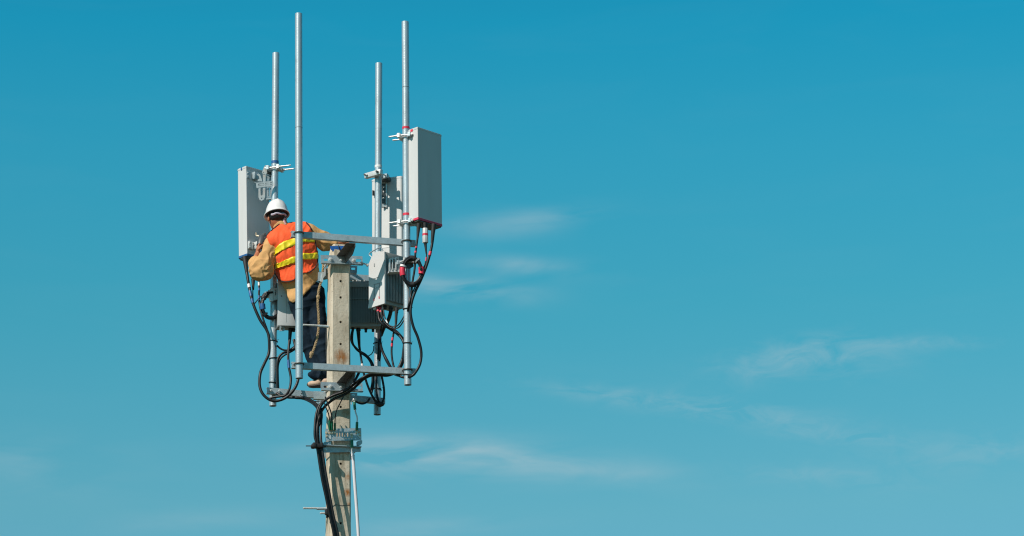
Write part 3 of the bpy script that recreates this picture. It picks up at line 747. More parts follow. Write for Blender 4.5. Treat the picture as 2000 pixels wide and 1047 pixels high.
# left side
cable('thick black cable from the blue-banded antenna foot, looping below the left rear pipe', [(478.5, 503, .66), (481, 522, .64), (484, 545, .6), (487, 562, .55), (494, 592, .5), (507, 623, .47), (521, 645, .45), (525.5, 662, .44), (525, 690, .44), (516, 711, .42), (508.5, 729, .4), (507, 752, .38), (513, 769, .36), (526, 780.5, .34), (541, 783, .32), (560, 775.5, .28), (574, 761, .25), (582, 743, .25), (584, 720, .28), (580, 690, .34), (574, 664, .42)], .0122,
      marks=((.135, .15, 'white'), (.165, .18, 'blue'), (.19, .2, 'blue')), boots=(((478, 502, .66), (482.5, 537, .62), .026, .013),))
cable('thin cable dropping from a white-topped plug under the worker\'s elbow', [(494, 541, .62), (494, 560, .6), (494, 577, .58), (496, 593, .5), (502, 587, .5), (510, 578.5, .5)], .0045, boots=(((494.5, 545, .62), (494.5, 566, .6), .019, .009),))
cable('slim cable with blue marks just left of the small dark coil', [(505.5, 546, .6), (506, 563, .58), (506, 586, .52), (510, 609, .48), (516, 629, .46), (523, 648, .45), (526, 664, .44)], .0085, marks=((.06, .13, 'white'), (.17, .22, 'blue'), (.28, .36, 'blue')))
cable('black cable hanging from the white radio unit with a blue mark, joining the lower loop', [(567, 648, .45), (565, 668, .43), (563, 692, .4), (564, 715, .38), (568, 738, .36), (566, 758, .34), (559, 771, .32), (549, 774, .34), (534, 776, .38), (525, 780, .4)], .0105, marks=((.28, .36, 'blue'),), boots=(((567.3, 642, .45), (565.2, 672, .43), .019, .013),))
cable('short black cable crossing from the left rear pipe towards the worker\'s knee', [(541, 675, .5), (548, 681, .49), (556, 684, .48), (566, 683, .46), (576, 676, .42), (586, 664, .4)], .008, marks=((.52, .6, 'white'),))
cable('black cable running up beside the left rear pipe then bending right', [(541.5, 764, .47), (541.5, 740, .47), (541.5, 712, .47), (544, 699, .47), (552, 690, .46), (564, 686, .45), (577, 678.5, .42), (588, 670, .4)], .0105)
cable('second strand bending right beside the left rear pipe', [(544, 762, .48), (543, 738, .48), (543, 716, .48), (547, 702, .47), (556, 693.5, .46), (570, 686, .44), (582, 678, .42)], .008)
cable('long black cable lying under the rear crossbeam towards the trunk bundle', [(540, 768, .45), (548, 772.5, .42), (562, 776, .4), (578, 776.5, .36), (592, 776.5, .32), (606, 781, .2), (617, 789, .05), (624, 799, -.05), (627, 812, -.09), (627, 830, -.11)], .0115)
cable('thinner black cable under the rear crossbeam, left of the pole', [(560, 771, .43), (575, 777, .41), (590, 778.5, .36), (602, 783, .22), (613, 790, .07), (621, 800, -.03), (625, 814, -.08), (625, 832, -.11)], .009)
cable('thin wire under the lower rear plate, left of the pole', [(589, 768, .45), (588, 774, .44), (600, 783, .3), (616, 784, .1), (630, 783, -.05)], .004)
# trunk bundle down the pole front
TV = (-.32, -.27, -.22, -.185, -.155, -.145, -.145, -.155, -.165, -.17)
trunk = [(711, 736), (699, 746), (687, 757), (672, 767), (653, 775), (639, 783), (628, 793), (622, 805), (618.5, 820), (617, 836), (617, 853)]
cable('outermost thick trunk cable sweeping over the lower clamp and down the pole\'s left', [(738, 598, -.22), (739, 612, -.25), (741, 624, -.28), (748, 634, -.3), (761, 642, -.3), (773, 650, -.32), (785, 662, -.36), (790, 679, -.4), (786, 700, -.42), (779, 717, -.42), (769, 726, -.42), (756, 731, -.42), (740, 731, -.41), (723, 731, -.4), (708, 738, -.38)]+[(x+dx_, y+dy_, TV[i]) for i, ((x, y), (dx_, dy_)) in enumerate(zip(trunk[1:], ((-1, -1), (-1, -2), (-1, -2), (-1, -3), (-2, -3), (-3, -2.5), (-3, -1), (-2.5, 0), (-2, 0), (-2, 0))))]+[(619, 871, -.175), (628, 930, -.177), (636, 968, -.177), (644, 1007, -.175), (654, 1052, -.17), (668, 1130, -.14), (672, 1300, -.14)], .0108,
      marks=((.006, .016, 'red'), (.02, .026, 'red')))
cable('trunk cable strand just inside the outermost one', [(743, 598, -.24), (744.5, 614, -.26), (751, 630, -.27), (764, 640, -.29), (777, 650, -.31), (788, 664, -.35), (792.5, 680, -.38), (789, 701, -.4), (782, 718, -.4), (771, 728.5, -.4), (757, 733.5, -.4), (742, 733, -.4), (725, 733.5, -.39), (711, 740, -.37)]+[(x+2, y+3, TV[i]+.012) for i, (x, y) in enumerate(trunk[1:5])]+[(642, 787, -.138), (632, 797, -.135), (626, 808, -.135), (622.5, 822, -.14), (621, 838, -.15), (621.5, 853, -.155), (623.5, 871, -.16), (632.5, 930, -.163), (640.5, 968, -.163), (648.5, 1007, -.16), (658.5, 1052, -.155), (671, 1130, -.13), (675, 1300, -.13)], .0108,
      marks=((.007, .015, 'red'), (.02, .026, 'red')))
cable('trunk cable strand nearest to the pole', [(624, 790, -.10), (627, 800, -.12), (628.5, 812, -.13), (627, 826, -.14), (626.5, 845, -.165), (628.5, 871, -.19), (636.5, 925, -.205), (643, 960, -.207), (651.5, 1007, -.205), (662, 1052, -.2), (673, 1130, -.15), (677, 1300, -.15)], .0095)
cable('slim trunk strand between the thick ones, printed in white', [(612, 784, .05), (621, 796, -.05), (624, 812, -.155), (620.5, 826, -.158), (619.5, 845, -.175), (621.5, 871, -.175), (630, 925, -.172), (638, 966, -.172), (646, 1007, -.17), (656, 1052, -.165), (668, 1130, -.15), (674, 1300, -.15)], .0095, marks=((.155, .162, 'white'),))
cable('black cable from behind the pole clamp into the trunk bend', [(704, 722, .1), (694, 742, .0), (684, 756, -.13), (668, 764, -.17), (650, 772, -.165), (634, 783, -.15), (625, 796, -.145), (621, 812, -.145), (619, 832, -.145), (619, 855, -.145), (622, 871, -.145)], .0115)
# right side, from the big antenna
cable('left cable from the red-banded antenna, running down through the big coil', [(818.5, 440, -.62), (816, 462, -.62), (813.5, 480, -.62), (811, 499, -.62), (810, 524, -.62), (806, 549, -.61), (803, 574, -.6), (798, 598, -.6), (795, 620, -.5), (792, 645, -.48), (789, 672, -.46), (786, 700, -.45)], .0088, marks=((.19, .21, 'red'), (.235, .25, 'red')), boots=(((818, 437, -.62), (815.5, 466, -.62), .021, .0095),))
bx = thing('inline_connector_box', 'small grey box with a red ring hanging under the red-banded antenna', 'connector', at(831, 476, -.62))
s = MB(); s.cyl(at(830.8, 474.5, -.62), at(830.4, 446, -.62), .026, seg=8, bev=.003); build('casing', s, M['rpaint'], bx, smooth=25)
s = MB(); s.cyl(at(830.65, 460.5, -.62), at(830.6, 456.5, -.62), .0268, seg=8); build('ring', s, M['red'], bx, smooth=25)
s = MB(); s.cyl(at(830.4, 447, -.62), at(830, 436, -.62), .019, .024, seg=14); s.cyl(at(830.9, 480, -.62), at(830.8, 474, -.62), .011, .017, seg=12); build('gland', s, M['blackmatt'], bx)
cable('slim cable below the small red-ringed box', [(831, 478, -.62), (832.5, 490, -.62), (833, 501, -.62), (829, 520, -.62), (821, 540, -.61), (811, 560, -.6), (803, 579, -.58), (799, 600, -.57)], .0055, marks=((.30, .36, 'red'),), boots=(((831, 478, -.62), (832.6, 496, -.62), .013, .006),))
cable('right cable from the red-banded antenna, bulging out past the right pipe to its foot', [(848, 441, -.66), (846, 462, -.66), (843, 482, -.66), (839, 499, -.66), (832, 522, -.65), (822, 547, -.63), (811, 570, -.61), (804, 591, -.6), (802, 612, -.6), (807, 637, -.6), (816, 659, -.6), (822.5, 685, -.6), (821.5, 706, -.6), (815, 722, -.6), (804, 734.5, -.59), (789, 737, -.5), (777, 732, -.46), (766, 722, -.44), (757, 706, -.3), (747, 686, -.2), (742, 664, 0), (741, 645, .1)], .0112, marks=((.125, .145, 'red'),), boots=(((847.5, 438, -.66), (843.5, 474, -.66), .024, .011),))
cable('thin cable curving from the big coil back under the sunlit radio unit', [(786, 556, -.5), (791, 572, -.5), (794, 591, -.5), (792, 609, -.48), (785, 625, -.45), (775, 637, -.4), (763, 637, -.36), (757, 631, -.33), (751, 618, -.3), (749, 604, -.28)], .0052, marks=((.78, .84, 'white'),))
cable('second thin cable curving back under the sunlit radio unit', [(789, 560, -.5), (794, 575, -.5), (797, 592, -.5), (795, 610, -.48), (788, 627, -.45), (778, 640, -.4), (766, 641, -.36), (757, 636, -.33), (748, 624, -.3), (745, 604, -.28)], .0052)
cable('thin cable lying straight along the left of the right pipe', [(790.5, 604, -.5), (790.5, 625, -.48), (790, 650, -.48), (788, 672, -.46), (786, 700, -.45), (780, 718, -.44)], .005)
cable('thick cable hanging below the sunlit radio unit with a double red mark', [(774.5, 604, -.3), (774, 628, -.3), (769, 650, -.3), (766, 667, -.3), (765, 692, -.3), (769, 716, -.32), (776, 732, -.35)], .0085, marks=((.44, .49, 'red'), (.53, .57, 'red')), boots=(((774.5, 602, -.3), (773, 634, -.3), .017, .0095),))
cable('stout black cable bent below the middle of the sunlit radio unit', [(764, 602, -.28), (762.5, 612, -.2), (758, 626, -.05), (750, 640, .1), (744, 655, .2)], .016)
cable('green-sleeved cable under the radio unit\'s sunlit cover', [(748.5, 600, -.25), (748, 610, -.22), (747, 625, -.1), (744, 645, .1), (743, 690, .25), (741, 705, .3)], .007, marks=((.0, .12, 'green'),))
cable('cable with a red mark running down beside the right rear pipe', [(742, 638, .4), (741.5, 650, .42), (740.5, 668, .43), (739.5, 690, .44), (739, 702, .44)], .0125, marks=((.33, .45, 'red'),))
cable('black cable arching from the rear right pipe to behind the lower beam', [(743, 646, .4), (742, 662, .4), (746, 683, .38), (753, 702, .3), (762, 718, .2), (770, 731, .0), (782, 735, -.3)], .0085)
# centre
cable('thick booted cable right of the pole, slanting down to the rear pipe foot', [(700, 646, .25), (701, 664, .28), (703, 684, .38), (706, 704, .38), (709.5, 725, .36), (716, 747, .36), (723, 765, .38), (731, 780, .4), (739, 789, .42)], .0095, marks=((.42, .46, 'white'),), boots=(((699.5, 642, .25), (702, 680, .32), .02, .011),))
cable('upper strand drooping from the dark radio unit beside the pole', [(689, 642, .25), (686.5, 655, .25), (686.5, 666, .28), (691, 675, .32), (701, 685, .36), (714, 693, .4), (724, 704, .42), (729.5, 717, .42), (730, 735, .42), (729, 752, .42), (725, 770, .42)], .0095)
cable('lower strand drooping from the dark radio unit beside the pole', [(690.5, 641, .24), (688.5, 652, .25), (688.5, 668, .27), (695, 681, .32), (706, 690, .36), (717, 698, .4), (725, 711, .41), (727, 730, .41), (727, 748, .41), (723, 765, .42)], .0085)
cable('thin wire curling left of the rear right pipe', [(730, 676, .45), (729.5, 684, .44), (726, 691, .43), (720, 695, .42)], .0042)
cable('black cable in front of the rear right pipe foot', [(734.5, 715, .42), (735, 732, .42), (735, 752, .42), (735.5, 767, .42), (739, 782, .41), (745, 790, .42)], .0095)
cable('black cable just right of the rear right pipe foot', [(744, 728, .4), (747, 742, .41), (750, 760, .42), (750, 777, .42), (746, 788, .42)], .0095)
cable('cable drooping below the rear beam right of the pole', [(690, 780, .3), (698, 786, .34), (708, 788.5, .36), (717, 785, .38), (722, 778, .4)], .0085)
s = MB(); s.ball(at(742.5, 790, .4), .03, (1.3, 1, .7)); s.tube([at(732, 786, .4), at(742, 793, .4), at(748, 788, .4)], .012); build('cable_knot', s, M['blackmatt'], None, label='taped cable knot at the end of the lowest rear crossbeam', cat='cable')
# coils
def coil(label, c, v, ax, ay, n, r, yaw, bands):
    ctr = at(*c, v); t = thing('cable_coil', label, 'cable coil', ctr+Vector((0, 0, -ay)), 'coils of spare cable')
    dx = Vector((math.cos(yaw), math.sin(yaw), 0)); dn = Vector((-math.sin(yaw), math.cos(yaw), 0)); rr = random.Random(5); s = MB(); pts = []
    T = n*26
    for k in range(T):
        a = k*2*math.pi/26; i = k/26; off = ((i % 3)-1)*r*1.25; rad = 1+((int(i*2.3) % 3)-1)*.055
        pts.append(ctr+dx*(ax*rad*math.cos(a))+UZ*(ay*rad*math.sin(a))+dn*(off+.006*math.sin(a*2+i)))
    s.tube(pts, r, seg=8, res=2); build('loops', s, M['black'], t)
    for a0, w, mk in bands:
        s = MB(); q = []
        for k in range(8):
            a = R(a0+w*(k/7-.5)); q.append(ctr+dx*(ax*math.cos(a))+UZ*(ay*math.sin(a)))
        s.tube(q, r*(2.15 if mk not in ('plate', 'white') else 2.5), seg=14, res=2); build('wrap', s, M[mk], t)
    return t
coil('large round coil of black cable with red wraps, hung on the right pipe', (804.5, 530), -.63, .086, .124, 7, .012, R(5), ((182, 34, 'red'), (4, 30, 'red'), (55, 9, 'plate'), (158, 8, 'white'), (90, 30, 'blackmatt'), (270, 24, 'blackmatt')))
coil('narrow coil of black cable looped round the left rear pipe', (529, 596), VRE-.06, .080, .122, 6, .012, R(20), ((140, 26, 'blackmatt'), (190, 24, 'blue'), (230, 10, 'blackmatt')))

# ------------------------------------------------------------------ earthing bar, its bracket and wires
gb = thing('earthing_bar', 'perforated earthing bar bolted across the pole front, full of small holes and bolts', 'earthing bar', at(668, 884, -.13))
vg = -.15
s = MB(); hs = []
for r_, y in enumerate((841.5, 856.5)):
    for i in range(9):
        if i in (0, ): continue
        hs.append(circ(646+i*6.0, y+(i*.05), .95, 8))
for i in range(6): hs.append(rrect(657+i*5.2, 845, 659.6+i*5.2, 853, .9, 2))
s.plate([(635.3, 837.5), (705.5, 836), (706, 860), (636, 861)], vg, .006, hs); bar = build('bar', s, M['plate'], gb, smooth=0)
def sbolt(px, py, v, r, par, mt='copper'):
    s = MB(); p = at(px, py, v); s.cyl(p, p-NV*.008, r, seg=6); s.cyl(p-NV*.008, p-NV*.016, r*.5, seg=8); s.cyl(p+NV*.0, p-NV*.002, r*1.25, seg=14); build('bolt', s, M[mt], par)
for px, py in ((637.8, 845.5), (638.2, 852), (643.5, 841), (643.8, 846.5), (648.3, 840.5), (648.5, 846), (653.5, 840.3), (653.6, 846), (687, 849), (687.2, 854), (696.5, 841), (696.8, 845.5), (702, 843.5), (702.3, 850)): sbolt(px, py, vg-.0005, .0105, gb)
s = MB(); s.plate([(641.5, 848.5), (646.5, 848.5), (646.3, 858), (642, 858)], vg-.004, .003); s.plate([(698, 846), (704.5, 853), (704, 857), (696, 849)], vg-.006, .004); build('terminal_lug', s, M['bright'], gb, smooth=0)
s = MB()
s.plate([(634, 862.5), (642.5, 862), (642.5, 868.5), (633, 870)], vg+.01, .05); s.plate([(698.5, 861.5), (707.5, 860), (707.5, 866), (699, 871)], vg+.01, .05)
s.plate([(641.8, 861), (646.3, 861), (646.3, 870), (641.8, 870)], vg+.015, .006)
build('standoff', s, M['plate'], gb, smooth=0)
s = MB(); vv = -half(9)-.012-.02
s.plate([(631, 870.5), (704.5, 870.5), (704.5, 882.5), (632.5, 884)], vv, .006)
u0, z0_ = uz(631, 870.5, vv); u1, _ = uz(704.5, 870.5, vv); s.fbox(u0, u1, vv-.035, vv-.0005, z0_-.002, z0_+.004)
build('clamp_angle', s, M['beam'], gb, smooth=0)
sbolt(636, 878, vv-.0005, .011, gb, 'bright')
s = MB(); s.fbox(u0+.01, u1-.01, .11, .117, z0_-.055, z0_); build('rear_angle', s, M['beam'], gb, smooth=0)
for px in (636, 699):
    s = MB(); p = at(px, 877, vv); s.cyl(p, p+NV*.25, .006, seg=8); build('through_bolt', s, M['bright'], gb)
def earth(label, pts, mt, r=.0055, sl=(.88, 1.0), sl2=None):
    o = cable(label, pts, r, mt=mt, name='earth_wire', group='earthing wires')
    P = spline([at(*q) for q in pts], 12); n = len(P)-1
    for q in (sl, sl2):
        if q is None: continue
        s = MB(); s.tube(P[int(q[0]*n):int(q[1]*n)+1], r*2.0, res=1, smooth=False); build('sleeve', s, M['green'], o)
    return o
vgw = vg-.015
earth('leftmost thin black earth wire dropping to the earthing bar', [(632, 784, -.2), (637, 797, -.21), (641.5, 808, -.21), (643.6, 820, -.2), (644, 840, vgw)], 'black', .0048, (.78, 1))
earth('middle black earth wire with a red mark above the earthing bar', [(635, 775, -.22), (642, 793, -.23), (646.5, 806, -.22), (648.3, 820, -.21), (648.2, 840, vgw)], 'black', .0055, (.8, 1))
earth('right thin black earth wire curving down across the pole to the earthing bar', [(673, 770, -.25), (664, 788, -.26), (657, 803, -.24), (654.6, 818, -.21), (654, 840, vgw)], 'black', .0048, (.86, 1))
earth('short white earth wire with green sleeves at both ends, right of the pole', [(692, 782, -.14), (692.8, 795, -.15), (694.5, 805, -.16), (697.6, 816, -.17), (697.2, 828, -.18), (696.8, 840, vgw)], 'white', .0062, (.75, 1), (.05, .3))
earth('white earth wire leaving the earthing bar downwards with a green sleeve', [(687.5, 890, -.16), (687.6, 880, -.17), (687.4, 868, -.18), (687, 856, vgw)], 'white', .0068, (.5, .9))
s = MB(); s.tube([at(690.5, 784, -.13), at(686, 783, -.13), at(686.5, 790, -.13)], .004); s.ball(at(691.5, 780.5, -.14), .014); s.ball(at(694, 779.5, -.14), .010); s.cyl(at(681, 757, -.15), at(682.5, 748, -.15), .006); s.cyl(at(686, 756, -.15), at(685.5, 749.5, -.15), .006)
build('earth_fitting', s, M['bright'], None, label='little bright bolts and tails joined at the right edge of the lower clamp', cat='fitting')
cd_ = thing('conduit', 'white plastic conduit running down beside the right edge of the pole', 'conduit', at(706, 1140, -.16))
s = MB(); s.tube([at(689.3, 889, -.16), at(693, 945, -.16), at(696.5, 992, -.16), at(700.5, 1052, -.16), at(707, 1140, -.14), at(712, 1400, -.1)], .0145, seg=16); build('pipe', s, M['pipe_white'], cd_)
s = MB(); s.tube([at(688, 882, -.16), at(688.6, 886, -.16), at(689.4, 891, -.16)], .01, taper=(.009, .017), seg=14); build('end_cap', s, M['pipe_white'], cd_)
# cable clamp on the trunk
kc = thing('cable_clamp', 'black clamp with a protruding rod gripping the cable bundle left of the earthing bar', 'clamp', at(621, 875, -.17))
s = MB(); s.box(at(619.5, 871.5, -.185), (.105, .07, .034), yaw=PSI, bev=.006); s.box(at(613, 870.5, -.185), (.03, .085, .042), yaw=PSI, bev=.005); s.box(at(627, 870.5, -.185), (.025, .085, .042), yaw=PSI, bev=.005); build('block', s, M['blackmatt'], kc)
s = MB(); s.cyl(at(597.5, 871, -.185), at(612, 871, -.185), .0052, seg=8); s.cyl(at(629, 871, -.185), at(638, 873, -.1), .006, seg=8); build('rod', s, M['darkmetal'], kc)
kb = thing('cable_clamp', 'small black bracket gripping the trunk cables beside the lowest step rod', 'clamp', at(636, 1006, -.2))
s = MB(); s.box(at(638.5, 1000, -.15), (.03, .05, .05), yaw=PSI, bev=.004); s.box(at(639.5, 1008, -.12), (.02, .04, .03), yaw=PSI, bev=.004); build('block', s, M['blackmatt'], kb)

# ------------------------------------------------------------------ implicit surfaces for the worker
class SDF:
    def __init__(s, lo, hi, h):
        s.h = h; s.lo = np.array(lo, float); n = np.ceil((np.array(hi)-s.lo)/h).astype(int)+1; s.n = n
        s.d = np.full(n, .06, np.float32)
    def _sub(s, lo, hi, pad):
        a = np.maximum(np.floor((np.array(lo)-pad-s.lo)/s.h).astype(int), 0); b = np.minimum(np.ceil((np.array(hi)+pad-s.lo)/s.h).astype(int)+1, s.n)
        if (b <= a).any(): return None, None
        ax = [s.lo[i]+s.h*np.arange(a[i], b[i]) for i in range(3)]
        return tuple(slice(a[i], b[i]) for i in range(3)), np.meshgrid(*ax, indexing='ij')
    def _comb(s, sl, d, k):
        a = s.d[sl]
        if k > 0:
            hh = np.clip(.5+.5*(a-d)/k, 0, 1); s.d[sl] = a*(1-hh)+d*hh-k*hh*(1-hh)
        else: s.d[sl] = np.minimum(a, d)
    def cap(s, a, b, r1, r2=None, k=.02):
        r2 = r1 if r2 is None else r2; a = np.array(a); b = np.array(b); m_ = max(r1, r2)
        sl, g = s._sub(np.minimum(a, b)-m_, np.maximum(a, b)+m_, .07)
        if sl is None: return s
        ab = b-a; t = np.clip(sum((g[i]-a[i])*ab[i] for i in range(3))/max(ab@ab, 1e-9), 0, 1)
        d = np.sqrt(sum((g[i]-a[i]-ab[i]*t)**2 for i in range(3)))-(r1+(r2-r1)*t); s._comb(sl, d.astype(np.float32), k); return s
    def ell(s, c, rad, Rm=None, k=.02):
        c = np.array(c); rad = np.array(rad); Rm = np.eye(3) if Rm is None else np.array(Rm); m_ = rad.max()
        sl, g = s._sub(c-m_, c+m_, .07)
        if sl is None: return s
        q = [sum((g[i]-c[i])*Rm[i, j] for i in range(3))/rad[j] for j in range(3)]
        k0 = np.sqrt(sum(x*x for x in q)); k1 = np.sqrt(sum((q[j]/rad[j])**2 for j in range(3)))
        d = np.where(k1 < 1e-6, -rad.min(), k0*(k0-1)/np.maximum(k1, 1e-6)); s._comb(sl, d.astype(np.float32), k); return s
    def grid(s): return np.meshgrid(*[s.lo[i]+s.h*np.arange(s.n[i]) for i in range(3)], indexing='ij')
    def mesh(s, d=None):
        d = s.d if d is None else d; n = d.shape; ins = d < 0
        cnt = np.zeros([x-1 for x in n], np.int8)
        for i in (0, 1):
            for j in (0, 1):
                for k in (0, 1): cnt += ins[i:n[0]-1+i, j:n[1]-1+j, k:n[2]-1+k]
        act = (cnt > 0) & (cnt < 8); idx = -np.ones(act.shape, np.int64); cells = np.argwhere(act); idx[act] = np.arange(len(cells))
        acc = np.zeros((len(cells), 3)); w = np.zeros(len(cells))
        for ax in range(3):
            o = [x for x in range(3) if x != ax]
            for p in (0, 1):
                for q in (0, 1):
                    c0 = cells.copy(); c0[:, o[0]] += p; c0[:, o[1]] += q; c1 = c0.copy(); c1[:, ax] += 1
                    a = d[tuple(c0.T)]; b_ = d[tuple(c1.T)]; cr = (a < 0) != (b_ < 0); t = np.where(cr, a/np.where(cr, a-b_, 1), 0)
                    pt = c0.astype(float); pt[:, ax] += t; acc += pt*cr[:, None]; w += cr
        V = s.lo+s.h*acc/w[:, None]; Fc = []
        for ax in range(3):
            o1, o2 = (ax+1) % 3, (ax+2) % 3
            sl0 = [slice(1, -1)]*3; sl0[ax] = slice(0, n[ax]-1); sl1 = list(sl0); sl1[ax] = slice(1, n[ax])
            a = ins[tuple(sl0)]; b_ = ins[tuple(sl1)]; e = np.argwhere(a != b_)
            if len(e) == 0: continue
            fl = a[tuple(e.T)]
            base = e.copy(); base[:, o1] += 1; base[:, o2] += 1
            def cid(d1, d2):
                c = base.copy(); c[:, o1] += d1; c[:, o2] += d2; return idx[tuple(c.T)]
            q = np.stack([cid(-1, -1), cid(0, -1), cid(0, 0), cid(-1, 0)], 1); q[~fl] = q[~fl][:, ::-1]; Fc.append(q)
        return V, np.concatenate(Fc)
def proj(P):
    q = P-np.array(CAM); z = q@np.array(fwd); return 1000+FPX*(q@np.array(rt))/z, 523.5-FPX*(q@np.array(up))/z
def poly_sdf(px, py, poly):
    """signed distance in pixels to polygon (negative inside)"""
    d = np.full(px.shape, 1e9); sgn = np.ones(px.shape); n = len(poly)
    for i in range(n):
        ax, ay = poly[i]; bx_, by = poly[i-1]; ex, ey = bx_-ax, by-ay; wx, wy = px-ax, py-ay
        t = np.clip((wx*ex+wy*ey)/(ex*ex+ey*ey), 0, 1); d = np.minimum(d, (wx-ex*t)**2+(wy-ey*t)**2)
        c = np.stack([py >= ay, py < by, ex*wy > ey*wx]); sgn = np.where(c.all(0) | (~c).all(0), -sgn, sgn)
    return sgn*np.sqrt(d)
def sdf_obj(name, V, Fc, mt, parent, disp=None, relax=2, label=None):
    if len(V) == 0: return None
    me = bpy.data.meshes.new(name); me.from_pydata([tuple(v) for v in V], [], [tuple(int(i) for i in f) for f in Fc]); me.update()
    bm = bmesh.new(); bm.from_mesh(me); bpy.data.meshes.remove(me)
    for _ in range(relax): bmesh.ops.smooth_vert(bm, verts=bm.verts, factor=.5, use_axis_x=True, use_axis_y=True, use_axis_z=True)
    if disp:
        bm.normal_update(); dd = [(v, disp(v.co, v.normal)) for v in bm.verts]
        for v, x in dd: v.co += v.normal*x
        bmesh.ops.smooth_vert(bm, verts=bm.verts, factor=.3, use_axis_x=True, use_axis_y=True, use_axis_z=True)
    return build(name, bm, mt, parent, smooth=70, label=label)
def ridge(p, sc, dr=Vector((0, 0, 1)), st=2.5):
    """fold pattern: noise stretched along dr, sharpened into ridges"""
    q = p - dr*(p.dot(dr)*(1-1/st)); n = noise.noise(q*sc+Vector((noise.noise(p*sc*.5), 0, 0))*1.2)
    return 1-abs(n)*2.2

# joints of the worker
J = dict(pel=at(598, 583, .30), chest=at(572, 478, .30), neck=at(556, 449, .30), head=at(541, 425, .33),
         sL=at(532, 477, .30), eL=at(512, 526, .25), cL=at(499, 508, .40), wL=at(503.5, 496, .46), hL=at(503, 480, .50),
         sR=at(606, 455, .27), eR=at(642, 473, .27), cR=at(659, 474, .20), wR=at(664, 474, .17),
         hipL=at(589, 597, .28), kL=at(601, 668, .31), aL=at(627, 739, .25), hipR=at(614, 594, .28), kR=at(627, 662, .20), aR=at(638, 739, .17))
worker = thing('person', 'worker in white hard hat, orange vest and navy trousers, leaning left from the pole', 'person', at(620, 756, .25))
HF = Vector((-.30, .92, -.09)).normalized(); HU = Vector((-.05, .1, .98)); HU = (HU-HF*HU.dot(HF)).normalized(); HR = HF.cross(HU)
HM = Matrix((HR, HF, HU)).transposed()
def hp_(x, y, z): return J['head']+HM @ Vector((x, y, z))
Hn = np.array(HM)
B = SDF(np.array(at(478, 380, .3))-np.array([0, .45, 1.95]), np.array(at(690, 380, .3))+np.array([.05, .5, .08]), .0062)
tor_ax = (J['neck']-J['pel']).normalized(); wid = (J['sR']-J['sL']).normalized(); wid = (wid-tor_ax*wid.dot(tor_ax)).normalized(); dep = tor_ax.cross(wid)*-1
TR = np.array(Matrix((wid, dep, tor_ax)).transposed())
def torso(S, e, k=.05):
    P = lambda f, o=0: J['pel'].lerp(J['neck'], f)+wid*o
    S.ell(P(.02), (.175+e, .125+e, .14+e), TR, k); S.ell(P(.3, -.005), (.178+e, .125+e, .18+e), TR, k)
    S.ell(P(.6, -.012), (.192+e, .135+e, .19+e), TR, k); S.ell(P(.82, -.004), (.175+e, .115+e, .12+e), TR, k)
    S.cap(J['sL'], J['sR'], .062+e, .062+e, k); S.cap(at(547, 455, .29), at(601, 448, .27), .058+e, .052+e, .03)
    S.cap(at(603, 458, .28), at(603, 520, .28), .058+e, .062+e, .03)
    return S
def head(S):
    S.ell(hp_(0, -.005, .035), (.076, .097, .085), Hn, .02); S.ell(hp_(0, .03, -.03), (.062, .07, .085), Hn, .03)
    S.cap(hp_(0, -.02, -.04), J['neck'].lerp(J['head'], .15), .055, .064, .03)
    for sg in (-1, 1):
        S.ell(hp_(sg*.081, -.005, -.015), (.010, .018, .032), Hn, .006); S.ell(hp_(sg*.032, .098, .01), (.014, .01, .011), Hn, .004)
    S.cap(hp_(0, .095, .005), hp_(0, .118, -.03), .010, .016, .012); S.ell(hp_(0, .098, -.065), (.026, .012, .008), Hn, .006); S.ell(hp_(0, .085, -.10), (.025, .02, .02), Hn, .02)
def hand(S, w, d, pn, curl, sc=1.0):
    d = Vector(d).normalized(); pn = Vector(pn); pn = (pn-d*pn.dot(d)).normalized(); sd = d.cross(pn)
    Rm = np.array(Matrix((sd, d, pn)).transposed())
    S.ell(w+d*.045*sc, (.042*sc, .055*sc, .019*sc), Rm, .015)
    for i, L in enumerate((.072, .080, .074, .058)):
        p = w+d*(.088-abs(i-1.3)*.004)*sc+sd*((i-1.5)*.021*sc); a = .25
        for j, q in enumerate((.42, .32, .26)):
            a2 = a+curl*(.55+.35*j); dd = d*math.cos(a2)+pn*math.sin(a2); n = p+dd*(L*q*sc*1.1)
            S.cap(p, n, .0098-.0008*j, .0092-.0008*j, .004); p = n; a = a2
        # knuckle
    tp = w+d*.022*sc+sd*(-.034*sc); dd = (d*.6-sd*.6+pn*.5).normalized(); t1 = tp+dd*.036*sc; S.cap(tp, t1, .014, .011, .008)
    dd = (d*.75-sd*.1+pn*.65).normalized(); S.cap(t1, t1+dd*.034*sc, .011, .009, .004)
FD = {'aL': Vector((-.93, .37, 0)), 'aR': Vector((.1, .99, 0))}
# continuous body
torso(B, -.03); head(B)
for s_, e_, c_, w_ in (('sL', 'eL', 'cL', 'wL'), ('sR', 'eR', 'cR', 'wR')):
    B.cap(J[s_], J[e_], .05, .042, .03); B.cap(J[e_], J[c_], .042, .034, .02); B.cap(J[c_], J[w_], .034, .026, .02)
dL_ = (at(505, 476, .52)-J['wL']).normalized()
hand(B, J['wL'], dL_, (.75, .2, 0), .75, 1.08)
hand(B, J['wR'], (.85, -.25, -.35), (-.1, -.6, -.8), .6)
for h_, k_, a_ in (('hipL', 'kL', 'aL'), ('hipR', 'kR', 'aR')):
    B.cap(J[h_], J[k_], .078, .052, .03); B.cap(J[k_], J[a_], .052, .036, .02)
    B.cap(J[a_]+Vector((0, .0, -.03)), J[a_]+FD[a_]*.09+Vector((0, 0, -.045)), .034, .028, .02)
V, Fc = B.mesh(); body = sdf_obj('body', V, Fc, M['skin'], worker, relax=1)
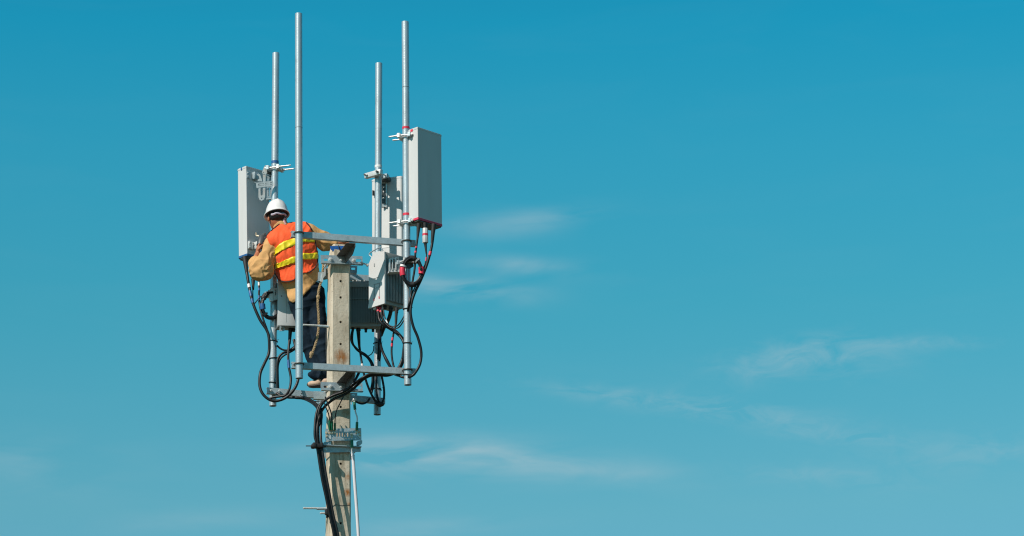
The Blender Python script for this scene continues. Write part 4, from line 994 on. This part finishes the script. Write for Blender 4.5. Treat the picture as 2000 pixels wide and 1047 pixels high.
# shirt: torso + loose sleeves, cut at hem and neck
lo = np.array(at(478, 425, .3))-np.array([0, .45, .95]); hi = np.array(at(675, 425, .3))+np.array([.05, .42, .06])
S = SDF(lo, hi, .0062); torso(S, .002)
S.cap(at(607, 500, .28), at(609, 535, .28), .070, .062, .03)
S.ell(J['pel']+Vector((-.035, 0, -.03)), (.15, .135, .13), TR, .06)
S.cap(J['sL'], J['eL'], .070, .076, .03); S.ell(at(509.5, 529, .27), (.112, .10, .100), None, .04); S.cap(J['eL'], at(497, 514, .34), .082, .056, .02)
S.cap(at(497, 514, .34), J['cL'], .056, .042, .01)
S.cap(J['neck']+Vector((0, 0, -.05)), at(547, 437, .31), .078, .066, .02)
S.cap(J['sR'], J['eR'], .078, .07, .03); S.ell(at(637, 475, .26), (.085, .08, .072), None, .03); S.cap(J['eR'], J['cR'], .062, .046, .02)
g3 = S.grid(); P3 = np.stack([x.ravel() for x in g3], 1); PX, PY = proj(P3); PX = PX.reshape(g3[0].shape); PY = PY.reshape(g3[0].shape)
hem = poly_sdf(PX, PY, [(470, 420), (500, 460), (516, 470), (528, 452), (535, 440), (542, 433.5), (549, 431), (561, 431), (570, 428), (600, 425), (700, 425), (700, 500), (640, 500), (627, 530), (618, 549), (606, 563), (592, 577), (583, 586), (573, 592), (566, 588), (558, 571), (549, 551), (538, 556), (470, 560)])/213
neckcut = .058-np.sqrt(sum((g3[i]-hp_(0, .015, -.045)[i])**2 for i in range(3)))
Sd = np.maximum(np.maximum(S.d, hem), neckcut)
V, Fc = S.mesh(Sd.astype(np.float32))
ax_arm = (J['eL']-J['sL']).normalized()
def shirt_disp(p, n):
    dl = (p-J['eL']).length; dr = (p-J['eR']).length
    w = .38+max(0, 1-dl/.22)*1.1+max(0, 1-dr/.16)*.8
    dirv = ax_arm if dl < dr else (J['eR']-J['sR']).normalized()
    return .018*w*(ridge(p, 11, Vector((-.6, .2, .75)).normalized(), 3)-.45)+.010*min(1, w)*(ridge(p+Vector((3, 1, 2)), 21, dirv, 2)-.5)
shirt = sdf_obj('shirt', V, Fc, M['tan'], worker, shirt_disp, 2)
# collar
# vest
T = SDF(lo, hi, .0062); torso(T, .022); T.cap(J['sL'], J['sR'], .084, .084, .04)
T.ell(J['pel'].lerp(J['neck'], .16)+wid*(-.02), (.19, .14, .12), TR, .05)
VP = [(519, 460.5), (524, 456), (529, 451.5), (534, 445.5), (539, 441), (545, 437), (550, 435), (565, 434.5), (578, 434.5), (598, 434.5), (604, 441), (608.6, 449), (611.5, 459), (616, 474), (619, 490), (620.5, 505), (620, 515), (614, 524.5), (605, 531), (596, 534), (592, 535.5), (584, 541.5), (577, 545.5), (570, 548.5), (563, 550), (554, 550), (546, 547.5), (539.5, 542.5), (537.5, 534), (535.8, 520), (538, 510), (534.5, 501), (531.5, 493), (528, 482), (524.5, 473)]
vp = poly_sdf(PX, PY, VP)/213
nc = .05-np.sqrt(sum((g3[i]-hp_(0, .02, -.06)[i])**2 for i in range(3)))
Vd = np.maximum(np.maximum(T.d, vp), nc); V, Fc = T.mesh(Vd.astype(np.float32))
def vest_disp(p, n):
    return .015*(ridge(p, 7.5, Vector((-.45, 0, .9)), 3.5)-.45)+.006*(ridge(p+Vector((5, 2, 1)), 20, Vector((.2, 0, 1)).normalized(), 3)-.5)
vest = sdf_obj('safety_vest', V, Fc, M['orange'], worker, vest_disp, 2)
def stripe(poly, mt, e, name, par):
    pd = poly_sdf(PX, PY, poly)/213; inner = -(T.d+.02)   # a thin shell just outside the vest cloth
    dd = np.maximum(np.maximum(np.maximum(T.d-e, pd), np.maximum(nc, vp+.001)), inner); V, Fc = T.mesh(dd.astype(np.float32))
    return sdf_obj(name, V, Fc, mt, par, vest_disp, 1)
S1 = [(528, 492), (541, 481), (550, 475.5), (559, 471), (567, 467.8), (575, 465), (591, 461), (615, 460), (617, 472.5), (592.5, 472.5), (576.5, 478.5), (566, 482), (558, 486), (550, 490), (536, 500.5), (533, 503)]
S2 = [(533, 515), (545, 511.5), (554.7, 507.6), (566, 504.5), (575, 502), (583, 498.5), (592.5, 495.6), (605, 494.8), (622, 494), (622, 505), (592.5, 507.6), (584, 510), (576.5, 513), (567, 517), (557, 520.5), (537.5, 527), (533, 528)]
stripe(S1, M['yellow'], .009, 'reflective_stripe', vest); stripe(S2, M['yellow'], .009, 'reflective_stripe', vest)
# black piping following the vest's cut edge, laid on the cloth by ray casting
from mathutils.bvhtree import BVHTree
vo = Vector(worker['_w']); bv = BVHTree.FromPolygons([v.co+vo for v in vest.data.vertices], [tuple(p.vertices) for p in vest.data.polygons])
def on_vest(px, py, lift=.004, surf=bv):
    cx, cy = 574, 495
    for f in (0, .02, .04, .06, .09, .13, .2):
        x, y = px+(cx-px)*f, py+(cy-py)*f; d = (fwd+rt*((x-1000)/FPX)+up*((523.5-y)/FPX)).normalized(); h = surf.ray_cast(CAM, d)
        if h[0] is not None: return h[0]-d*lift
    return at(px, py, .2)
s = MB()
for seg_ in ([VP[i] for i in (0, 34, 33, 32, 31, 30, 29, 28, 27)], VP[0:7], VP[9:17], VP[16:28]):
    pts = [on_vest(x, y) for x, y in seg_]; s.tube(pts, .006, seg=6, res=3)
build('piping', s, M['blackmatt'], vest)
# hanging tag at the collar
s = MB(); p0 = on_vest(556, 436); s.tube([p0+Vector((0, 0, -.01)), p0+Vector((-.008, -.004, .03)), p0+Vector((.0, -.006, .055))], .012, taper=(.018, .007), seg=8); build('collar_tab', s, M['pinktag'], vest)
# trousers
lo2 = np.array(at(560, 560, .3))-np.array([.03, .4, 1.0]); hi2 = np.array(at(660, 560, .3))+np.array([.03, .42, .1])
Q = SDF(lo2, hi2, .0062)
Q.ell(J['pel']+Vector((.005, 0, -.04)), (.165, .125, .13), TR, .04); Q.ell(J['pel']+Vector((.012, 0, .03)), (.166, .120, .13), TR, .04)
for h_, k_, a_ in (('hipL', 'kL', 'aL'), ('hipR', 'kR', 'aR')):
    Q.cap(J[h_], J[k_], .094, .074, .015); Q.cap(J[k_], J[a_], .074, .052, .02); Q.ell(J[a_]+Vector((-.03 if a_ == 'aL' else 0, 0, .03)), (.085, .082, .045), None, .012)
g4 = Q.grid(); P4 = np.stack([x.ravel() for x in g4], 1); QX, QY = proj(P4); QX = QX.reshape(g4[0].shape); QY = QY.reshape(g4[0].shape)
cutA = poly_sdf(QX, QY, [(500, 562), (590, 545), (640, 518), (700, 518), (700, 742), (604, 745.5), (500, 746)])/213
V, Fc = Q.mesh(np.maximum(Q.d, cutA).astype(np.float32))
def tr_disp(p, n):
    w = .6+max(0, 1-abs(p.z-J['aL'].z-.03)/.12)*1.2+max(0, 1-abs(p.z-J['kL'].z)/.15)*.6
    return .016*w*(ridge(p, 10, Vector((.8, 0, .35)).normalized(), 3.0)-.45)
sdf_obj('trousers', V, Fc, M['navy'], worker, tr_disp, 1)
# shoes
for a_ in ('aL', 'aR'):
    q = J[a_]; Sx = SDF(np.array(q)-np.array([.24, .14, .16]), np.array(q)+np.array([.12, .3, .06]), .006)
    Sx.ell(q+Vector((0, .0, -.035)), (.045, .062, .045), None, .02); Sx.ell(q+FD[a_]*.055+Vector((0, 0, -.046)), (.088, .046, .034), np.array(Matrix.Rotation(math.atan2(FD[a_].y, FD[a_].x), 3, 'Z')), .03)
    gz = Sx.grid()[2]; d1 = np.maximum(Sx.d, (q.z-.068)-gz); V, Fc = Sx.mesh(d1.astype(np.float32)); sh_ = sdf_obj('shoe', V, Fc, M['shoe'], worker, None, 1)
    d2 = np.maximum(np.maximum(Sx.d-.004, gz-(q.z-.064)), (q.z-.084)-gz)
    V, Fc = Sx.mesh(d2.astype(np.float32)); sdf_obj('sole', V, Fc, M['sole'], sh_, None, 0)
# hair
Hh = SDF(np.array(J['head'])-.16, np.array(J['head'])+.18, .0055); Hh.ell(hp_(0, -.012, .035), (.082, .1, .09), Hn, .01); Hh.ell(hp_(0, -.04, -.01), (.072, .066, .052), Hn, .03)
gh = Hh.grid(); loc_y = sum((gh[i]-J['head'][i])*Hn[i, 1] for i in range(3)); loc_z = sum((gh[i]-J['head'][i])*Hn[i, 2] for i in range(3))
dd = np.maximum(np.maximum(Hh.d, -(loc_z+.048-.3*np.maximum(loc_y, -.2))), loc_y-.07)
V, Fc = Hh.mesh(dd.astype(np.float32)); sdf_obj('hair', V, Fc, M['hair'], worker, lambda p, n: .002*noise.noise(p*90), 1)
# helmet: dome shell, brim with a peak, ridge, inner cradle
hel_c = hp_(0, .0, .045)
HFt = (HM @ Matrix.Rotation(R(0), 3, 'X'))
def hl(x, y, z): return hel_c+HFt @ Vector((x, y, z))
bm = bmesh.new(); nseg = 64
prof = [(0, .1335), (.22, .131), (.45, .120), (.68, .098), (.84, .066), (.93, .038), (.98, .012), (1.0, -.004), (1.10, -.010), (1.125, -.016), (1.10, -.020), (.98, -.012), (.955, .008), (.90, .036), (.81, .062), (.67, .086), (.47, .104), (.23, .117), (0, .120)]
rings = []
for i, (r_, z) in enumerate(prof):
    if r_ == 0: rings.append([bm.verts.new(hl(0, 0, z))]*nseg); continue
    rg = []
    for k in range(nseg):
        a = k*2*math.pi/nseg; ca, sa = math.cos(a), math.sin(a); rx, ry = .106*r_, .128*r_
        pk = 0
        if 8 <= i <= 10: pk = max(0, sa)**2*.045
        zz = z
        if i < 7: zz += .005*max(0, 1-abs(ca*rx)/.014)*(1 if .3 < r_ < .9 else .5)
        if 7 <= i <= 11: zz += -.004*abs(ca)**2
        rg.append(bm.verts.new(hl(rx*ca, ry*sa+pk, zz)))
    rings.append(rg)
for A, Bq in zip(rings, rings[1:]):
    for k in range(nseg):
        vsq = [A[k], A[(k+1) % nseg], Bq[(k+1) % nseg], Bq[k]]; u_ = []
        for x in vsq:
            if x not in u_: u_.append(x)
        if len(u_) > 2: bm.faces.new(u_)
helm = build('hard_hat', bm, M['helmet'], worker, smooth=60)
s = MB(); s.tube([hl(.095*math.cos(a), .112*math.sin(a), -.012) for a in [k*2*math.pi/24 for k in range(24)]], .009, closed=True, seg=8); build('headband', s, M['inner'], helm)
s = MB(); pts = []
for k in range(9): a = R(-140+k*12); pts.append(hl(.090*math.cos(a), .109*math.sin(a), -.050-.004*math.sin(k*1.7)))
s.tube(pts, .011, seg=8); build('nape_strap', s, M['strap'], helm)

# ------------------------------------------------------------------ tool in the left hand
tl = thing('hand_tool', 'dark round-headed tightening tool held in the worker\'s raised left hand', 'tool', at(510, 478, .52))
s = MB(); q0, q1 = at(511, 474, .50), at(514, 462, .56); s.cyl(at(508.5, 481, .50), at(512.5, 462, .54), .040, .036, seg=20, bev=.010); s.cyl(at(514, 463, .53), at(517, 456.5, .54), .024, .017, seg=16, bev=.004); build('grip', s, M['tool'], tl)
s = MB(); s.cyl(at(510, 463, .54), at(500.5, 460, .58), .010, .008, seg=10); s.plate([(499, 453.5), (502, 455), (502.5, 462), (500, 461), (498.8, 458)], .57, .012); build('jaw', s, M['copper'], tl)

# ------------------------------------------------------------------ safety rope
rp = thing('safety_rope', 'frayed tan rope with a steel clip hanging beside the worker\'s hip', 'rope', at(605, 702, .1))
vr = .04
cp = spline([at(631.5, 514, vr+.02), at(631, 524, vr), at(629.5, 535, vr), at(627, 550, vr), at(622.5, 567, vr), at(621, 581, vr), at(620.8, 597, vr), at(622.5, 620, vr), at(622, 643, vr), at(618, 666, vr), at(610.5, 688, vr), at(606, 699, vr)], 22)
s = MB(); acc_ = 0
strands = [[], [], []]
for i, p in enumerate(cp):
    if i: acc_ += (p-cp[i-1]).length
    d = (cp[min(i+1, len(cp)-1)]-cp[max(i-1, 0)]).normalized(); x = (Vector((1, 0, 0))-d*d.x).normalized(); y = d.cross(x)
    for k in range(3): a = acc_*2*math.pi/.075+k*2*math.pi/3; strands[k].append(p+x*(.0055*math.cos(a))+y*(.0055*math.sin(a)))
for st in strands: s.tube(st, .0065, seg=7, smooth=False)
rope = build('strands', s, M['rope'], rp)
s = MB(); s.ball(at(621.3, 580, vr), .018, (1, 1, 1.3)); s.ball(at(607.5, 692, vr), .015, (1, 1, 1.8)); s.ball(at(611, 691, vr), .008); s.tube([at(606.5, 693, vr), at(609, 688, vr), at(611, 692, vr)], .005); build('knot', s, M['rope'], rope)
s = MB(); s.plate([(629.5, 531), (632.5, 531.5), (630.5, 550.5), (626.5, 550)], vr-.03, .014); build('clip', s, M['bright'], rp, smooth=0)
s = MB(); s.plate([(622, 531.5), (629, 531.5), (627, 549), (621.5, 548.5)], vr-.015, .02); build('clip_body', s, M['plate'], rp, smooth=0)

for o in list(bpy.data.objects):
    if '_w' in o: del o['_w']
scene.render.engine = 'CYCLES'
scene.cycles.filter_width = 1.15
